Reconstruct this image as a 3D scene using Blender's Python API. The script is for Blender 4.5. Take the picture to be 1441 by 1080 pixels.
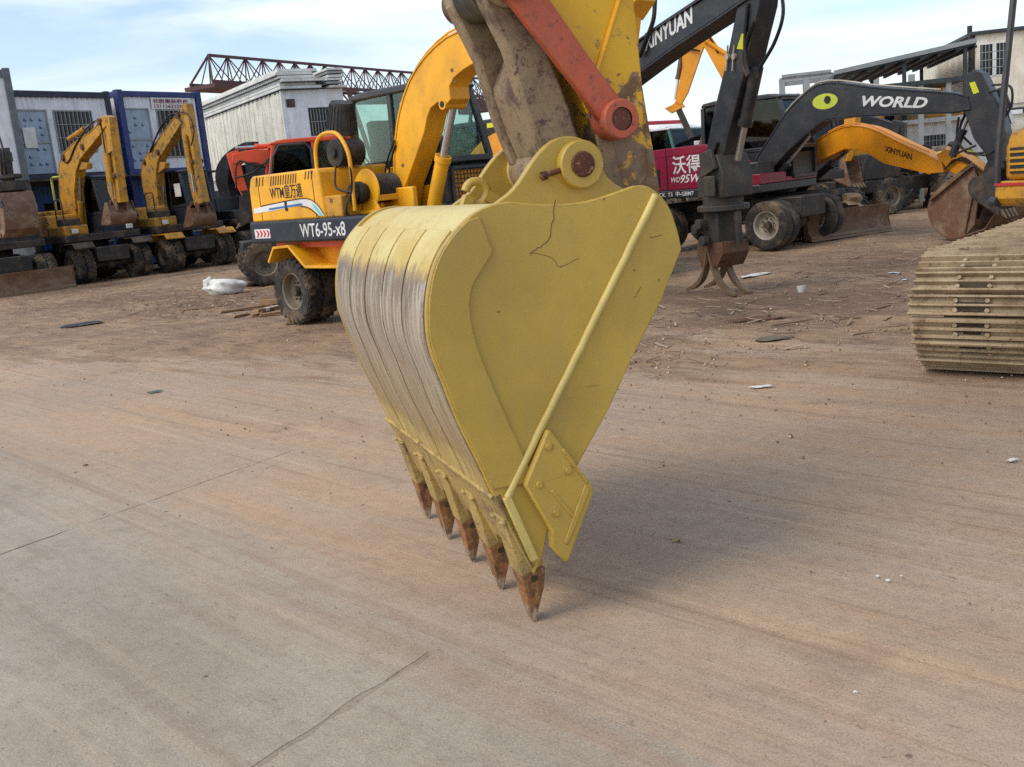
import bpy, bmesh, math, random
from mathutils import Vector, Matrix
random.seed(7)
for o in list(bpy.data.objects): bpy.data.objects.remove(o)
SC = bpy.context.scene
COL = SC.collection
# ------------------------------------------------------------------ camera
CAM_H = 1.6; F_PX = 1400.0; PITCH = math.atan(287/1400.0); ROLL = math.radians(5.3)
cp, sp, cr, sr = math.cos(PITCH), math.sin(PITCH), math.cos(ROLL), math.sin(ROLL)
FW = Vector((0, cp, -sp)); _r = Vector((1, 0, 0)); _u = Vector((0, sp, cp))
RT = cr*_r - sr*_u; UP = sr*_r + cr*_u
EYE = Vector((0, 0, CAM_H))
cd = bpy.data.cameras.new("camera"); cam = bpy.data.objects.new("camera", cd); COL.objects.link(cam)
cd.sensor_width = 36.0; cd.lens = 36.0*F_PX/1441.0; cd.clip_end = 3000; cd.clip_start = 0.05
m = Matrix((RT, UP, -FW)).transposed().to_4x4(); m.translation = EYE
cam.matrix_world = m
SC.camera = cam
SC.render.resolution_x = 1024; SC.render.resolution_y = 767
# ------------------------------------------------------------------ sky, sun, exposure
SUN = Vector((-0.80, -0.42, 0.98)).normalized()          # towards the sun
elev = math.asin(SUN.z); azim = math.atan2(SUN.x, SUN.y)
W = bpy.data.worlds.new("World"); SC.world = W; W.use_nodes = True
nt = W.node_tree; nt.nodes.clear()
def nn(t, tree=None, **kw):
    n = (tree or nt).nodes.new(t)
    for k, v in kw.items(): setattr(n, k, v)
    return n
out = nn('ShaderNodeOutputWorld'); bg = nn('ShaderNodeBackground'); bg.inputs[1].default_value = 0.15
sky = nn('ShaderNodeTexSky'); sky.sky_type = 'NISHITA'; sky.sun_disc = False
sky.sun_elevation = elev; sky.sun_rotation = azim; sky.air_density = 1.0; sky.dust_density = 1.6; sky.ozone_density = 1.0
tc = nn('ShaderNodeTexCoord'); mp = nn('ShaderNodeMapping'); mp.inputs['Scale'].default_value = (1.1, 1.1, 5.5)
mp.inputs['Rotation'].default_value = (0.05, -0.10, 0.5)
nz = nn('ShaderNodeTexNoise'); nz.inputs['Scale'].default_value = 2.4; nz.inputs['Detail'].default_value = 7; nz.inputs['Roughness'].default_value = 0.55; nz.inputs['Distortion'].default_value = 0.5
rp = nn('ShaderNodeValToRGB'); rp.color_ramp.elements[0].position = 0.42; rp.color_ramp.elements[0].color = (0.08, 0.08, 0.08, 1); rp.color_ramp.elements[1].position = 0.66; rp.color_ramp.elements[1].color = (0.92, 0.92, 0.92, 1)
mx = nn('ShaderNodeMix', data_type='RGBA'); mx.inputs[7].default_value = (5.5, 5.9, 6.3, 1)
L = nt.links.new
L(tc.outputs['Generated'], mp.inputs[0]); L(mp.outputs[0], nz.inputs[0]); L(nz.outputs[0], rp.inputs[0])
L(rp.outputs[0], mx.inputs[0]); L(sky.outputs[0], mx.inputs[6]); L(mx.outputs[2], bg.inputs[0]); L(bg.outputs[0], out.inputs[0])
sd = bpy.data.lights.new("sun", 'SUN'); so = bpy.data.objects.new("sun", sd); COL.objects.link(so)
sd.energy = 1.2; sd.angle = math.radians(28); sd.color = (1.0, 0.93, 0.82)
so.rotation_euler = SUN.to_track_quat('Z', 'Y').to_euler(); so.location = (0, 0, 30)
SC.view_settings.view_transform = 'Standard'; SC.view_settings.look = 'None'; SC.view_settings.gamma = 1.0
SC.view_settings.exposure = 0.48
SC.render.engine = 'CYCLES'; SC.cycles.use_denoising = False
# ------------------------------------------------------------------ surveying helpers: a sight line met with a known plane
def ray(x, y): return FW + RT*((x-720.5)/F_PX) + UP*((540-y)/F_PX)
def gnd(x, y, z=0.0):
    d = ray(x, y); return EYE + d*((z-CAM_H)/d.z)
def atY(x, y, Y):
    d = ray(x, y); return EYE + d*(Y/d.y)
# ------------------------------------------------------------------ materials
MATS = {}
def lin(c):
    return tuple(((v/255.0)/12.92 if v/255.0 <= 0.04045 else ((v/255.0+0.055)/1.055)**2.4) for v in c) + (1.0,)
def mat_base(name):
    m = bpy.data.materials.new(name); m.use_nodes = True; t = m.node_tree; t.nodes.clear()
    o = t.nodes.new('ShaderNodeOutputMaterial'); b = t.nodes.new('ShaderNodeBsdfPrincipled')
    t.links.new(b.outputs[0], o.inputs[0]); MATS[name] = m
    return m, t, b
def noise(t, co, scale, detail=5, rough=0.6, stretch=None, dist=0.0, rot=None):
    if stretch or rot:
        mpn = t.nodes.new('ShaderNodeMapping')
        if stretch: mpn.inputs['Scale'].default_value = stretch
        if rot: mpn.inputs['Rotation'].default_value = rot
        t.links.new(co, mpn.inputs[0]); co = mpn.outputs[0]
    n = t.nodes.new('ShaderNodeTexNoise'); n.inputs['Scale'].default_value = scale; n.inputs['Detail'].default_value = detail
    n.inputs['Roughness'].default_value = rough; n.inputs['Distortion'].default_value = dist
    t.links.new(co, n.inputs[0]); return n.outputs[0]
def ramp(t, f, a, b, va=0.0, vb=1.0):
    r = t.nodes.new('ShaderNodeMapRange'); r.interpolation_type = 'SMOOTHSTEP'
    r.inputs[1].default_value = a; r.inputs[2].default_value = b; r.inputs[3].default_value = va; r.inputs[4].default_value = vb
    t.links.new(f, r.inputs[0]); return r.outputs[0]
def mixc(t, f, a, b):
    n = t.nodes.new('ShaderNodeMix'); n.data_type = 'RGBA'
    for s, v in ((0, f), (6, a), (7, b)):
        if hasattr(v, 'links'): t.links.new(v, n.inputs[s])
        else: n.inputs[s].default_value = v
    return n.outputs[2]
def mth(t, op, a, b=0.0):
    n = t.nodes.new('ShaderNodeMath'); n.operation = op
    for s, v in ((0, a), (1, b)):
        if hasattr(v, 'links'): t.links.new(v, n.inputs[s])
        else: n.inputs[s].default_value = v
    return n.outputs[0]
def bump(t, b, h, strength=0.3, dist=0.01):
    n = t.nodes.new('ShaderNodeBump'); n.inputs['Strength'].default_value = strength; n.inputs['Distance'].default_value = dist
    t.links.new(h, n.inputs['Height']); t.links.new(n.outputs[0], b.inputs['Normal'])
EDGE = {'mustard', 'link_red', 'mustard_light'}
def worn(name, col, dirt=(96, 80, 62), dirt_amt=0.35, rust=None, rust_amt=0.0, rough=0.45, metal=0.0, scale=1.0, bumpy=0.15, streak=False):
    """painted or bare metal: base tone drift, dust, rust/chips"""
    m, t, b = mat_base(name)
    co = t.nodes.new('ShaderNodeTexCoord').outputs['Object']
    c = lin(col)
    dark = tuple(v*0.78 for v in c[:3]) + (1,)
    big = noise(t, co, 1.7*scale, 4)
    base = mixc(t, ramp(t, big, 0.3, 0.7), c, dark)
    d = noise(t, co, 3.5*scale, 8, 0.7, (1, 1, 0.25) if streak else None)
    dm = mth(t, 'MULTIPLY', ramp(t, d, 0.42, 0.72), dirt_amt*1.6)
    base = mixc(t, dm, base, lin(dirt))
    if rust:
        r = noise(t, co, 7*scale, 9, 0.75, None, 0.6)
        lo = 0.72-0.34*rust_amt
        base = mixc(t, ramp(t, r, lo, lo+0.05), base, lin(rust))
    spk = noise(t, co, 75*max(1, scale*.6), 5, 0.8)
    base = mixc(t, ramp(t, spk, 0.52, 0.70, 0, 0.10+0.5*dirt_amt), base, tuple(v*0.55 for v in c[:3])+(1,))
    if rust_amt > .2: base = mixc(t, ramp(t, noise(t, co, 28*scale, 8, 0.8), 0.56, 0.62, 0, 0.7), base, lin(rust))
    if name in EDGE:
        bv = t.nodes.new('ShaderNodeBevel'); bv.samples = 4; bv.inputs[0].default_value = 0.012
        gn = t.nodes.new('ShaderNodeNewGeometry'); dp = t.nodes.new('ShaderNodeVectorMath'); dp.operation = 'DOT_PRODUCT'
        t.links.new(bv.outputs[0], dp.inputs[0]); t.links.new(gn.outputs['Normal'], dp.inputs[1])
        ew = mth(t, 'MULTIPLY', ramp(t, dp.outputs['Value'], 0.985, 0.90), ramp(t, noise(t, co, 18, 6, .75), .44, .58))
        base = mixc(t, mth(t, 'MULTIPLY', ew, .75), base, lin((118, 92, 52) if name != 'link_red' else (110, 76, 64)))
        sc_ = noise(t, co, 22, 3, .6, (.22, 1, 2.6), 0, (0, .6, 0)); sc2 = noise(t, co, 22, 3, .6, (2.4, 1, .2), 0, (0, .3, 0))
        msk = ramp(t, noise(t, co, 2.2, 3), .50, .64)
        base = mixc(t, mth(t, 'MULTIPLY', mth(t, 'MAXIMUM', ramp(t, sc_, .685, .715), ramp(t, sc2, .70, .73)), mth(t, 'MULTIPLY', msk, .6)), base, tuple(v*.5 for v in c[:3])+(1,))
        dr = ramp(t, noise(t, co, 5, 7, .75, (2.2, 2.2, .35)), .50, .72, 0, .30)
        base = mixc(t, dr, base, lin((160, 138, 92) if name != 'link_red' else (140, 96, 76)))
    t.links.new(base, b.inputs['Base Color'])
    fine = noise(t, co, 40*scale, 8, 0.75)
    t.links.new(ramp(t, fine, 0.2, 0.8, max(0.05, rough-0.15), min(1, rough+0.2)), b.inputs['Roughness'])
    b.inputs['Metallic'].default_value = metal
    bump(t, b, fine, bumpy, 0.004)
    return m
worn('yellow', (246, 176, 26), dirt_amt=0.18, rust=(110, 60, 30), rust_amt=0.14, rough=0.4)
worn('yellow_old', (206, 148, 34), dirt_amt=0.5, rust=(90, 58, 36), rust_amt=0.42, rough=0.5)
worn('yellow_faded', (196, 146, 52), dirt=(120, 98, 70), dirt_amt=0.6, rust=(84, 56, 38), rust_amt=0.5, rough=0.6)
worn('orange_yellow', (240, 158, 24), dirt_amt=0.15, rust=(120, 66, 30), rust_amt=0.1, rough=0.38)
worn('orange', (236, 88, 44), dirt_amt=0.14, rust=(90, 50, 34), rust_amt=0.1, rough=0.42)
worn('maroon', (142, 22, 56), dirt_amt=0.16, rust=(70, 30, 30), rust_amt=0.05, rough=0.33)
worn('black_paint', (40, 42, 46), dirt=(92, 86, 78), dirt_amt=0.22, rough=0.42)
worn('dark_metal', (42, 40, 38), dirt=(104, 88, 70), dirt_amt=0.45, rough=0.6)
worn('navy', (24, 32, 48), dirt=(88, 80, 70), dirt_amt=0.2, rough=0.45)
worn('cab_grey', (52, 56, 60), dirt=(110, 100, 88), dirt_amt=0.22, rough=0.45)
worn('rubber', (44, 42, 40), dirt=(124, 104, 80), dirt_amt=0.62, rough=0.85, bumpy=0.3)
worn('rim_grey', (128, 118, 100), dirt=(92, 72, 52), dirt_amt=0.5, rough=0.6)
worn('rim_light', (176, 168, 150), dirt=(110, 92, 72), dirt_amt=0.4, rough=0.5)
worn('rusty', (98, 66, 46), dirt=(122, 100, 78), dirt_amt=0.5, rust=(70, 40, 26), rust_amt=0.5, rough=0.75, bumpy=0.4)
worn('rusty_bucket', (112, 80, 60), dirt=(142, 122, 100), dirt_amt=0.7, rust=(74, 46, 34), rust_amt=0.4, rough=0.65, bumpy=0.3)
worn('dozer_brown', (112, 82, 58), dirt=(140, 118, 92), dirt_amt=0.55, rust=(96, 48, 44), rust_amt=0.45, rough=0.7)
worn('chrome', (200, 200, 200), dirt_amt=0.1, rough=0.2, metal=0.9)
worn('track_steel', (178, 158, 126), dirt=(132, 110, 82), dirt_amt=0.7, rust=(112, 84, 62), rust_amt=0.35, rough=0.7, bumpy=0.5)
worn('track_dark', (60, 50, 42), dirt=(100, 80, 60), dirt_amt=0.5, rough=0.8)
worn('grapple', (58, 58, 54), dirt=(110, 90, 70), dirt_amt=0.4, rust=(92, 62, 44), rust_amt=0.3, rough=0.6)
worn('tine', (128, 108, 84), dirt=(96, 70, 50), dirt_amt=0.5, rough=0.55, metal=0.3)
worn('white_sheet', (232, 234, 238), dirt=(168, 164, 154), dirt_amt=0.3, rough=0.5, streak=True)
worn('white_stained', (232, 230, 216), dirt=(170, 160, 128), dirt_amt=0.5, rough=0.6, streak=True)
worn('cream_wall', (238, 232, 214), dirt=(176, 150, 110), dirt_amt=0.3, rough=0.7, streak=True)
worn('pale_wall', (224, 224, 222), dirt=(176, 168, 154), dirt_amt=0.3, rough=0.7, streak=True)
worn('blue_frame', (30, 46, 110), dirt=(90, 92, 110), dirt_amt=0.25, rough=0.5)
worn('dark_blue', (26, 32, 58), dirt=(80, 80, 90), dirt_amt=0.25, rough=0.5)
worn('blue_panel', (22, 74, 138), dirt=(80, 90, 110), dirt_amt=0.3, rough=0.5)
worn('grey_frame', (92, 100, 108), dirt=(130, 124, 116), dirt_amt=0.3, rough=0.5)
worn('door_film', (150, 166, 184), dirt=(120, 126, 136), dirt_amt=0.4, rough=0.3)
worn('film_print', (44, 70, 120), dirt_amt=0.1, rough=0.4)
worn('gantry_red', (92, 52, 52), dirt=(56, 46, 48), dirt_amt=0.4, rough=0.6)
worn('canopy_dark', (44, 52, 56), dirt=(80, 84, 84), dirt_amt=0.25, rough=0.5)
worn('steel_grey', (150, 154, 154), dirt=(120, 114, 104), dirt_amt=0.3, rough=0.5)
worn('window_dark', (24, 26, 28), dirt=(60, 60, 60), dirt_amt=0.2, rough=0.15)
worn('seat_black', (26, 26, 28), dirt_amt=0.2, rough=0.8)
worn('teal', (62, 120, 108), dirt_amt=0.3, rough=0.5)
worn('plastic_black', (34, 34, 36), dirt=(96, 84, 70), dirt_amt=0.35, rough=0.6)
worn('plastic_white', (224, 224, 218), dirt=(150, 140, 122), dirt_amt=0.35, rough=0.55)
worn('cardboard', (176, 150, 116), dirt=(130, 106, 80), dirt_amt=0.4, rough=0.9)
worn('wood', (150, 118, 84), dirt=(110, 84, 60), dirt_amt=0.5, rough=0.85)
worn('tarp', (112, 98, 82), dirt=(80, 66, 52), dirt_amt=0.5, rough=0.9)
worn('cloth_navy', (34, 40, 62), dirt=(70, 66, 66), dirt_amt=0.3, rough=0.9)
worn('skin', (190, 140, 112), dirt_amt=0.05, rough=0.6)
worn('hair', (22, 20, 20), dirt_amt=0.05, rough=0.5)
worn('green_plastic', (40, 96, 86), dirt_amt=0.3, rough=0.5)
worn('white_ink', (226, 226, 224), dirt=(170, 160, 150), dirt_amt=0.15, rough=0.5)
worn('black_ink', (30, 28, 26), dirt_amt=0.1, rough=0.5)
worn('dark_ink', (84, 44, 18), dirt_amt=0.1, rough=0.5)
worn('magenta_ink', (128, 34, 74), dirt_amt=0.1, rough=0.5)
worn('red_ink', (190, 40, 50), dirt_amt=0.1, rough=0.5)
worn('sticker', (208, 214, 40), dirt_amt=0.1, rough=0.5)
worn('emblem_green', (196, 206, 62), dirt_amt=0.08, rough=0.4)
worn('decal_blue', (40, 110, 170), dirt_amt=0.1, rough=0.4)
worn('decal_teal', (120, 206, 206), dirt_amt=0.1, rough=0.4)
worn('pale_yellow', (206, 200, 90), dirt_amt=0.4, rust=(120, 90, 50), rust_amt=0.2, rough=0.5)
worn('hose', (20, 20, 22), dirt_amt=0.3, rough=0.6)
# hero bucket paints
worn('mustard', (193, 161, 70), dirt=(168, 138, 70), dirt_amt=0.22, rust=(112, 84, 44), rust_amt=0.10, rough=0.42, bumpy=0.08)
worn('mustard_light', (214, 192, 112), dirt=(184, 158, 88), dirt_amt=0.4, rough=0.45, bumpy=0.1)
worn('link_brown', (150, 128, 100), dirt=(98, 80, 66), dirt_amt=0.8, rust=(86, 64, 56), rust_amt=0.5, rough=0.75, bumpy=0.5, scale=1.6)
worn('link_red', (192, 92, 62), dirt=(128, 74, 60), dirt_amt=0.6, rust=(96, 58, 50), rust_amt=0.36, rough=0.55, bumpy=0.25)
worn('lip_paint', (188, 160, 92), dirt=(136, 112, 78), dirt_amt=0.75, rust=(98, 74, 50), rust_amt=0.45, rough=0.6, bumpy=0.5, scale=1.8)
worn('pin_rust', (104, 56, 38), dirt=(48, 30, 24), dirt_amt=0.75, rust=(160, 112, 82), rust_amt=0.45, rough=0.5, metal=0.3, bumpy=0.7, scale=4)
def mat_tooth():
    m, t, b = mat_base('tooth_rust')
    co = t.nodes.new('ShaderNodeTexCoord').outputs['Object']
    sx = t.nodes.new('ShaderNodeSeparateXYZ'); t.links.new(co, sx.inputs[0])
    n1 = noise(t, co, 16, 8, 0.75); n2 = noise(t, co, 45, 7, 0.8, (1, 1, .4))
    base = mixc(t, ramp(t, n1, 0.38, 0.60), lin((154, 104, 60)), lin((104, 70, 46)))
    base = mixc(t, ramp(t, n2, 0.52, 0.64, 0, .8), base, lin((176, 140, 92)))
    tip = ramp(t, mth(t, 'ADD', sx.outputs[2], mth(t, 'MULTIPLY', n1, 0.10)), 0.125, 0.075)
    base = mixc(t, tip, base, mixc(t, ramp(t, n2, .4, .6), lin((120, 100, 78)), lin((214, 204, 186))))
    t.links.new(base, b.inputs['Base Color']); t.links.new(mth(t, 'MULTIPLY', tip, .7), b.inputs['Metallic'])
    t.links.new(ramp(t, tip, 0, 1, .6, .35), b.inputs['Roughness']); bump(t, b, n2, .5, .004)
worn('crack_dark', (66, 52, 28), dirt_amt=0.2, rough=0.9)
def mat_arm():
    m, t, b = mat_base('arm_paint')
    co = t.nodes.new('ShaderNodeTexCoord').outputs['Object']
    sx = t.nodes.new('ShaderNodeSeparateXYZ'); t.links.new(co, sx.inputs[0])
    base = mixc(t, ramp(t, noise(t, co, 2.0, 4), 0.3, 0.7), lin((222, 172, 30)), lin((192, 142, 22)))
    # worn lower end (rubs against soil): more bare metal towards the tip, blotchy edges of its own
    low = ramp(t, sx.outputs[2], 2.25, 1.55)
    n1 = noise(t, co, 9, 9, 0.75, None, 0.8)
    chips = ramp(t, mth(t, 'ADD', n1, mth(t, 'MULTIPLY', low, 0.2)), 0.60, 0.66)
    base = mixc(t, chips, base, mixc(t, ramp(t, noise(t, co, 14, 6), 0.4, 0.6), lin((112, 78, 44)), lin((126, 106, 84))))
    t.links.new(base, b.inputs['Base Color']); b.inputs['Roughness'].default_value = 0.5
    bump(t, b, n1, 0.25, 0.004)
mat_arm(); mat_tooth()
def mat_shell():
    """bucket back: mustard paint, rubbed to bright steel on the belly in streaks along the digging direction"""
    m, t, b = mat_base('shell_paint')
    co = t.nodes.new('ShaderNodeTexCoord').outputs['Object']
    sx = t.nodes.new('ShaderNodeSeparateXYZ'); t.links.new(co, sx.inputs[0])
    z = sx.outputs[2]
    paint = mixc(t, ramp(t, noise(t, co, 3, 5), 0.35, 0.65), lin((208, 190, 122)), lin((192, 164, 84)))
    paint = mixc(t, ramp(t, noise(t, co, 11, 9, 0.8), 0.54, 0.66, 0, 0.55), paint, lin((150, 122, 66)))
    st = noise(t, co, 3.0, 9, 0.7, (0.5, 9.0, 0.5))
    st2 = noise(t, co, 3.0, 8, 0.75, (0.7, 26.0, 0.7))
    patch = noise(t, co, 4.5, 7, 0.7)
    band = mth(t, 'MULTIPLY', ramp(t, z, 0.40, 0.85), ramp(t, z, 1.42, 1.22))
    amt = mth(t, 'ADD', mth(t, 'MULTIPLY', band, 0.44), mth(t, 'ADD', mth(t, 'MULTIPLY', st, 0.55), mth(t, 'MULTIPLY', patch, 0.25)))
    edge = noise(t, co, 26, 9, 0.8, (0.6, 2.0, 0.6))
    amt = mth(t, 'ADD', amt, mth(t, 'MULTIPLY', mth(t, 'SUBTRACT', edge, 0.5), 0.45))
    bare = ramp(t, amt, 0.66, 0.73)
    fringe = ramp(t, amt, 0.57, 0.63)
    steel = mixc(t, ramp(t, st2, 0.36, 0.62), lin((134, 116, 96)), lin((202, 192, 174)))
    steel = mixc(t, ramp(t, mth(t, 'ADD', noise(t, co, 5.0, 8, 0.75, (0.8, 3.0, 0.8)), ramp(t, z, 1.12, 1.34, 0.0, 0.14)), 0.52, 0.62, 0, 0.7), steel, lin((128, 104, 82)))
    steel = mixc(t, mth(t, 'MULTIPLY', ramp(t, z, 1.05, 0.7), 0.8), steel, mixc(t, ramp(t, st2, .4, .6), lin((150, 128, 88)), lin((186, 166, 120))))
    lowd = mth(t, 'MULTIPLY', ramp(t, z, 1.12, 0.55), ramp(t, noise(t, co, 6, 8, 0.75, (1, 3, 1)), 0.30, 0.62))
    paint = mixc(t, mth(t, 'MULTIPLY', lowd, 0.8), paint, lin((166, 142, 90)))
    col = mixc(t, mth(t, 'MULTIPLY', fringe, .75), paint, lin((150, 122, 84)))
    col = mixc(t, bare, col, steel)
    col = mixc(t, ramp(t, noise(t, co, 60, 6, .8), 0.55, 0.70, 0, 0.4), col, lin((104, 84, 54)))
    t.links.new(col, b.inputs['Base Color'])
    t.links.new(ramp(t, bare, 0, 1, 0.5, 0.36), b.inputs['Roughness'])
    t.links.new(mth(t, 'MULTIPLY', bare, 0.35), b.inputs['Metallic'])
    bump(t, b, mth(t, 'ADD', st2, mth(t, 'MULTIPLY', patch, 0.6)), 0.3, 0.004)
mat_shell()
def mat_glass(name, tint, mixf):
    m = bpy.data.materials.new(name); m.use_nodes = True; t = m.node_tree; t.nodes.clear(); MATS[name] = m
    o = t.nodes.new('ShaderNodeOutputMaterial'); tr = t.nodes.new('ShaderNodeBsdfTransparent'); tr.inputs[0].default_value = tint
    gl = t.nodes.new('ShaderNodeBsdfGlossy'); gl.inputs['Roughness'].default_value = 0.03; gl.inputs[0].default_value = (0.8, 0.85, 0.86, 1)
    co = t.nodes.new('ShaderNodeTexCoord').outputs['Object']
    df = t.nodes.new('ShaderNodeBsdfDiffuse'); df.inputs[0].default_value = (0.30, 0.28, 0.25, 1)
    fr = t.nodes.new('ShaderNodeLayerWeight'); fr.inputs[0].default_value = mixf
    m1 = t.nodes.new('ShaderNodeMixShader'); m2 = t.nodes.new('ShaderNodeMixShader')
    t.links.new(fr.outputs['Fresnel'], m1.inputs[0]); t.links.new(tr.outputs[0], m1.inputs[1]); t.links.new(gl.outputs[0], m1.inputs[2])
    t.links.new(ramp(t, noise(t, co, 2.5, 6), 0.45, 0.8, 0.0, 0.12), m2.inputs[0]); t.links.new(m1.outputs[0], m2.inputs[1]); t.links.new(df.outputs[0], m2.inputs[2])
    t.links.new(m2.outputs[0], o.inputs[0])
mat_glass('glass', (0.80, 0.90, 0.87, 1), 0.18)
mat_glass('glass_dark', (0.30, 0.38, 0.38, 1), 0.30)
# yard surface
B0 = Vector((-0.363, 3.262)); BD = Vector((0.69, -0.724)).normalized(); BN = Vector((0.724, 0.69)).normalized()
def mat_ground(name, filler=False):
    m, t, b = mat_base(name)
    geo = t.nodes.new('ShaderNodeNewGeometry').outputs['Position']
    rotz = -math.atan2(BD.y, BD.x)
    mpn = t.nodes.new('ShaderNodeMapping'); mpn.vector_type = 'POINT'; mpn.inputs['Rotation'].default_value = (0, 0, rotz)
    t.links.new(geo, mpn.inputs[0]); P = mpn.outputs[0]          # x' along the joint line, y' away from it
    sx = t.nodes.new('ShaderNodeSeparateXYZ'); t.links.new(P, sx.inputs[0])
    b0r = B0.x*BN.x + B0.y*BN.y
    s = mth(t, 'SUBTRACT', sx.outputs[1], b0r)
    conc = mixc(t, ramp(t, noise(t, P, 1.3, 6, 0.6, (0.5, 1, 1)), 0.3, 0.7), lin((168, 158, 143)), lin((149, 138, 123)))
    dust = mixc(t, ramp(t, noise(t, P, 1.6, 7, 0.65, (0.35, 1, 1)), 0.3, 0.7), lin((190, 160, 128)), lin((170, 138, 108)))
    dust = mixc(t, ramp(t, noise(t, P, 0.55, 4, 0.5, (0.6, 1, 1)), 0.35, 0.65), dust, lin((184, 152, 120)))
    dirt = mixc(t, ramp(t, noise(t, P, 1.1, 8, 0.7), 0.35, 0.65), lin((162, 130, 96)), lin((116, 88, 62)))
    # cover of dust over the slabs: none on the swept slabs, wispy next to them, closed further out
    wisp = noise(t, P, 2.2, 8, 0.7, (0.16, 1.5, 1), 0.4)
    cov = mth(t, 'ADD', ramp(t, s, -0.05, 0.5, 0.0, 0.55), mth(t, 'MULTIPLY', ramp(t, wisp, 0.35, 0.68), 0.42))
    cov = mth(t, 'MULTIPLY', cov, ramp(t, s, -0.35, 0.05, 0.25, 1.0))
    big = noise(t, P, 0.42, 4, 0.5)
    cov = mth(t, 'MULTIPLY', cov, ramp(t, big, 0.25, 0.62, 0.55, 1.1))
    cov = mth(t, 'MINIMUM', cov, 1.0)
    col = mixc(t, cov, conc, dust)
    # fine ripples of swept dust beside the joint
    rip = mth(t, 'MULTIPLY', ramp(t, noise(t, P, 5.0, 3, 0.5, (0.05, 3.0, 1)), 0.52, 0.60), mth(t, 'MULTIPLY', ramp(t, s, -0.25, -0.05), ramp(t, s, 0.6, 0.1)))
    col = mixc(t, mth(t, 'MULTIPLY', rip, 0.28), col, lin((146, 116, 94)))
    # earth patches in the parking rows
    sy = t.nodes.new('ShaderNodeSeparateXYZ'); t.links.new(geo, sy.inputs[0])
    far = ramp(t, mth(t, 'ADD', sy.outputs[1], mth(t, 'MULTIPLY', sy.outputs[0], 0.5)), 5.5, 12.0, -0.12, 0.24)
    e = ramp(t, mth(t, 'ADD', noise(t, P, 0.9, 8, 0.7, (0.3, 1, 1), 0.5), far), 0.50, 0.62)
    col = mixc(t, mth(t, 'MULTIPLY', e, 0.85), col, dirt)
    cl = noise(t, P, 5.0, 9, 0.78, (0.45, 1.1, 1), 0.6)
    farm = ramp(t, far, -0.05, 0.2, 0.15, 1.0)
    col = mixc(t, mth(t, 'MULTIPLY', ramp(t, cl, 0.53, 0.60), mth(t, 'MULTIPLY', farm, 0.75)), col, lin((94, 70, 52)))
    col = mixc(t, mth(t, 'MULTIPLY', ramp(t, cl, 0.44, 0.36), mth(t, 'MULTIPLY', farm, 0.6)), col, lin((196, 170, 138)))
    # churned dark soil where machines turned and leaked
    chn = noise(t, P, 2.4, 9, 0.78, (0.5, 1.2, 1), 0.5)
    for (sx_, sy_, sr_) in ((-4.6, 17.2, 3.2), (-7.5, 19.5, 3.0), (3.4, 10.6, 2.6), (6.0, 13.6, 3.2), (2.4, 12.2, 2.2), (8.5, 19.0, 4.0), (-10.0, 23.5, 3.0)):
        dv = t.nodes.new('ShaderNodeVectorMath'); dv.operation = 'DISTANCE'; t.links.new(geo, dv.inputs[0]); dv.inputs[1].default_value = (sx_, sy_, 0)
        w_ = ramp(t, dv.outputs['Value'], sr_, sr_*.2)
        mk = ramp(t, mth(t, 'ADD', chn, mth(t, 'MULTIPLY', w_, 0.16)), 0.56, 0.66)
        col = mixc(t, mth(t, 'MULTIPLY', mth(t, 'MULTIPLY', mk, w_), 0.8), col, lin((104, 76, 54)))
    # tyre smears running along the lane
    tr = ramp(t, noise(t, P, 2.6, 6, 0.65, (0.07, 2.2, 1)), 0.54, 0.72)
    col = mixc(t, mth(t, 'MULTIPLY', tr, 0.26), col, lin((120, 94, 72)))
    tr2 = ramp(t, noise(t, P, 3.7, 6, 0.65, (0.05, 2.0, 1)), 0.54, 0.74)
    col = mixc(t, mth(t, 'MULTIPLY', tr2, 0.30), col, lin((198, 174, 146)))
    # oil and damp spots
    sp_ = ramp(t, noise(t, P, 5.0, 5, 0.6), 0.70, 0.77)
    col = mixc(t, mth(t, 'MULTIPLY', sp_, 0.6), col, lin((86, 70, 58)))
    st = ramp(t, noise(t, P, 0.8, 5, 0.6, (0.6, 1.4, 1), 1.0), 0.62, 0.72)
    col = mixc(t, mth(t, 'MULTIPLY', st, 0.26), col, lin((124, 94, 78)))
    gr = noise(t, geo, 120, 3, 0.8)
    mo = noise(t, geo, 11, 8, 0.85)
    col = mixc(t, ramp(t, mo, 0.36, 0.56, 0.22, 0.0), col, lin((104, 84, 68)))
    col = mixc(t, ramp(t, mo, 0.56, 0.70, 0, 0.22), col, lin((212, 192, 164)))
    ln = noise(t, P, 5.0, 7, 0.75, (0.05, 3.5, 1))
    lnm = ramp(t, s, -0.6, 1.2, 0.35, 1.0)
    col = mixc(t, mth(t, 'MULTIPLY', ramp(t, ln, 0.56, 0.64, 0, 0.34), lnm), col, lin((120, 92, 68)))
    col = mixc(t, mth(t, 'MULTIPLY', ramp(t, ln, 0.44, 0.36, 0, 0.30), lnm), col, lin((208, 184, 154)))
    pit = noise(t, P, 22, 5, 0.8, (0.5, 1.2, 1))
    col = mixc(t, ramp(t, pit, 0.62, 0.66, 0, 0.55), col, lin((92, 74, 60)))
    col = mixc(t, ramp(t, gr, 0.56, 0.62, 0, 0.45), col, lin((92, 76, 62)))
    col = mixc(t, ramp(t, gr, 0.42, 0.36, 0, 0.40), col, lin((216, 198, 172)))
    gr2 = noise(t, geo, 48, 4, 0.85)
    col = mixc(t, ramp(t, gr2, 0.58, 0.63, 0, 0.4), col, lin((100, 82, 66)))
    vo = t.nodes.new('ShaderNodeTexVoronoi'); vo.inputs['Scale'].default_value = 3.2; t.links.new(P, vo.inputs[0])
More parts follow.
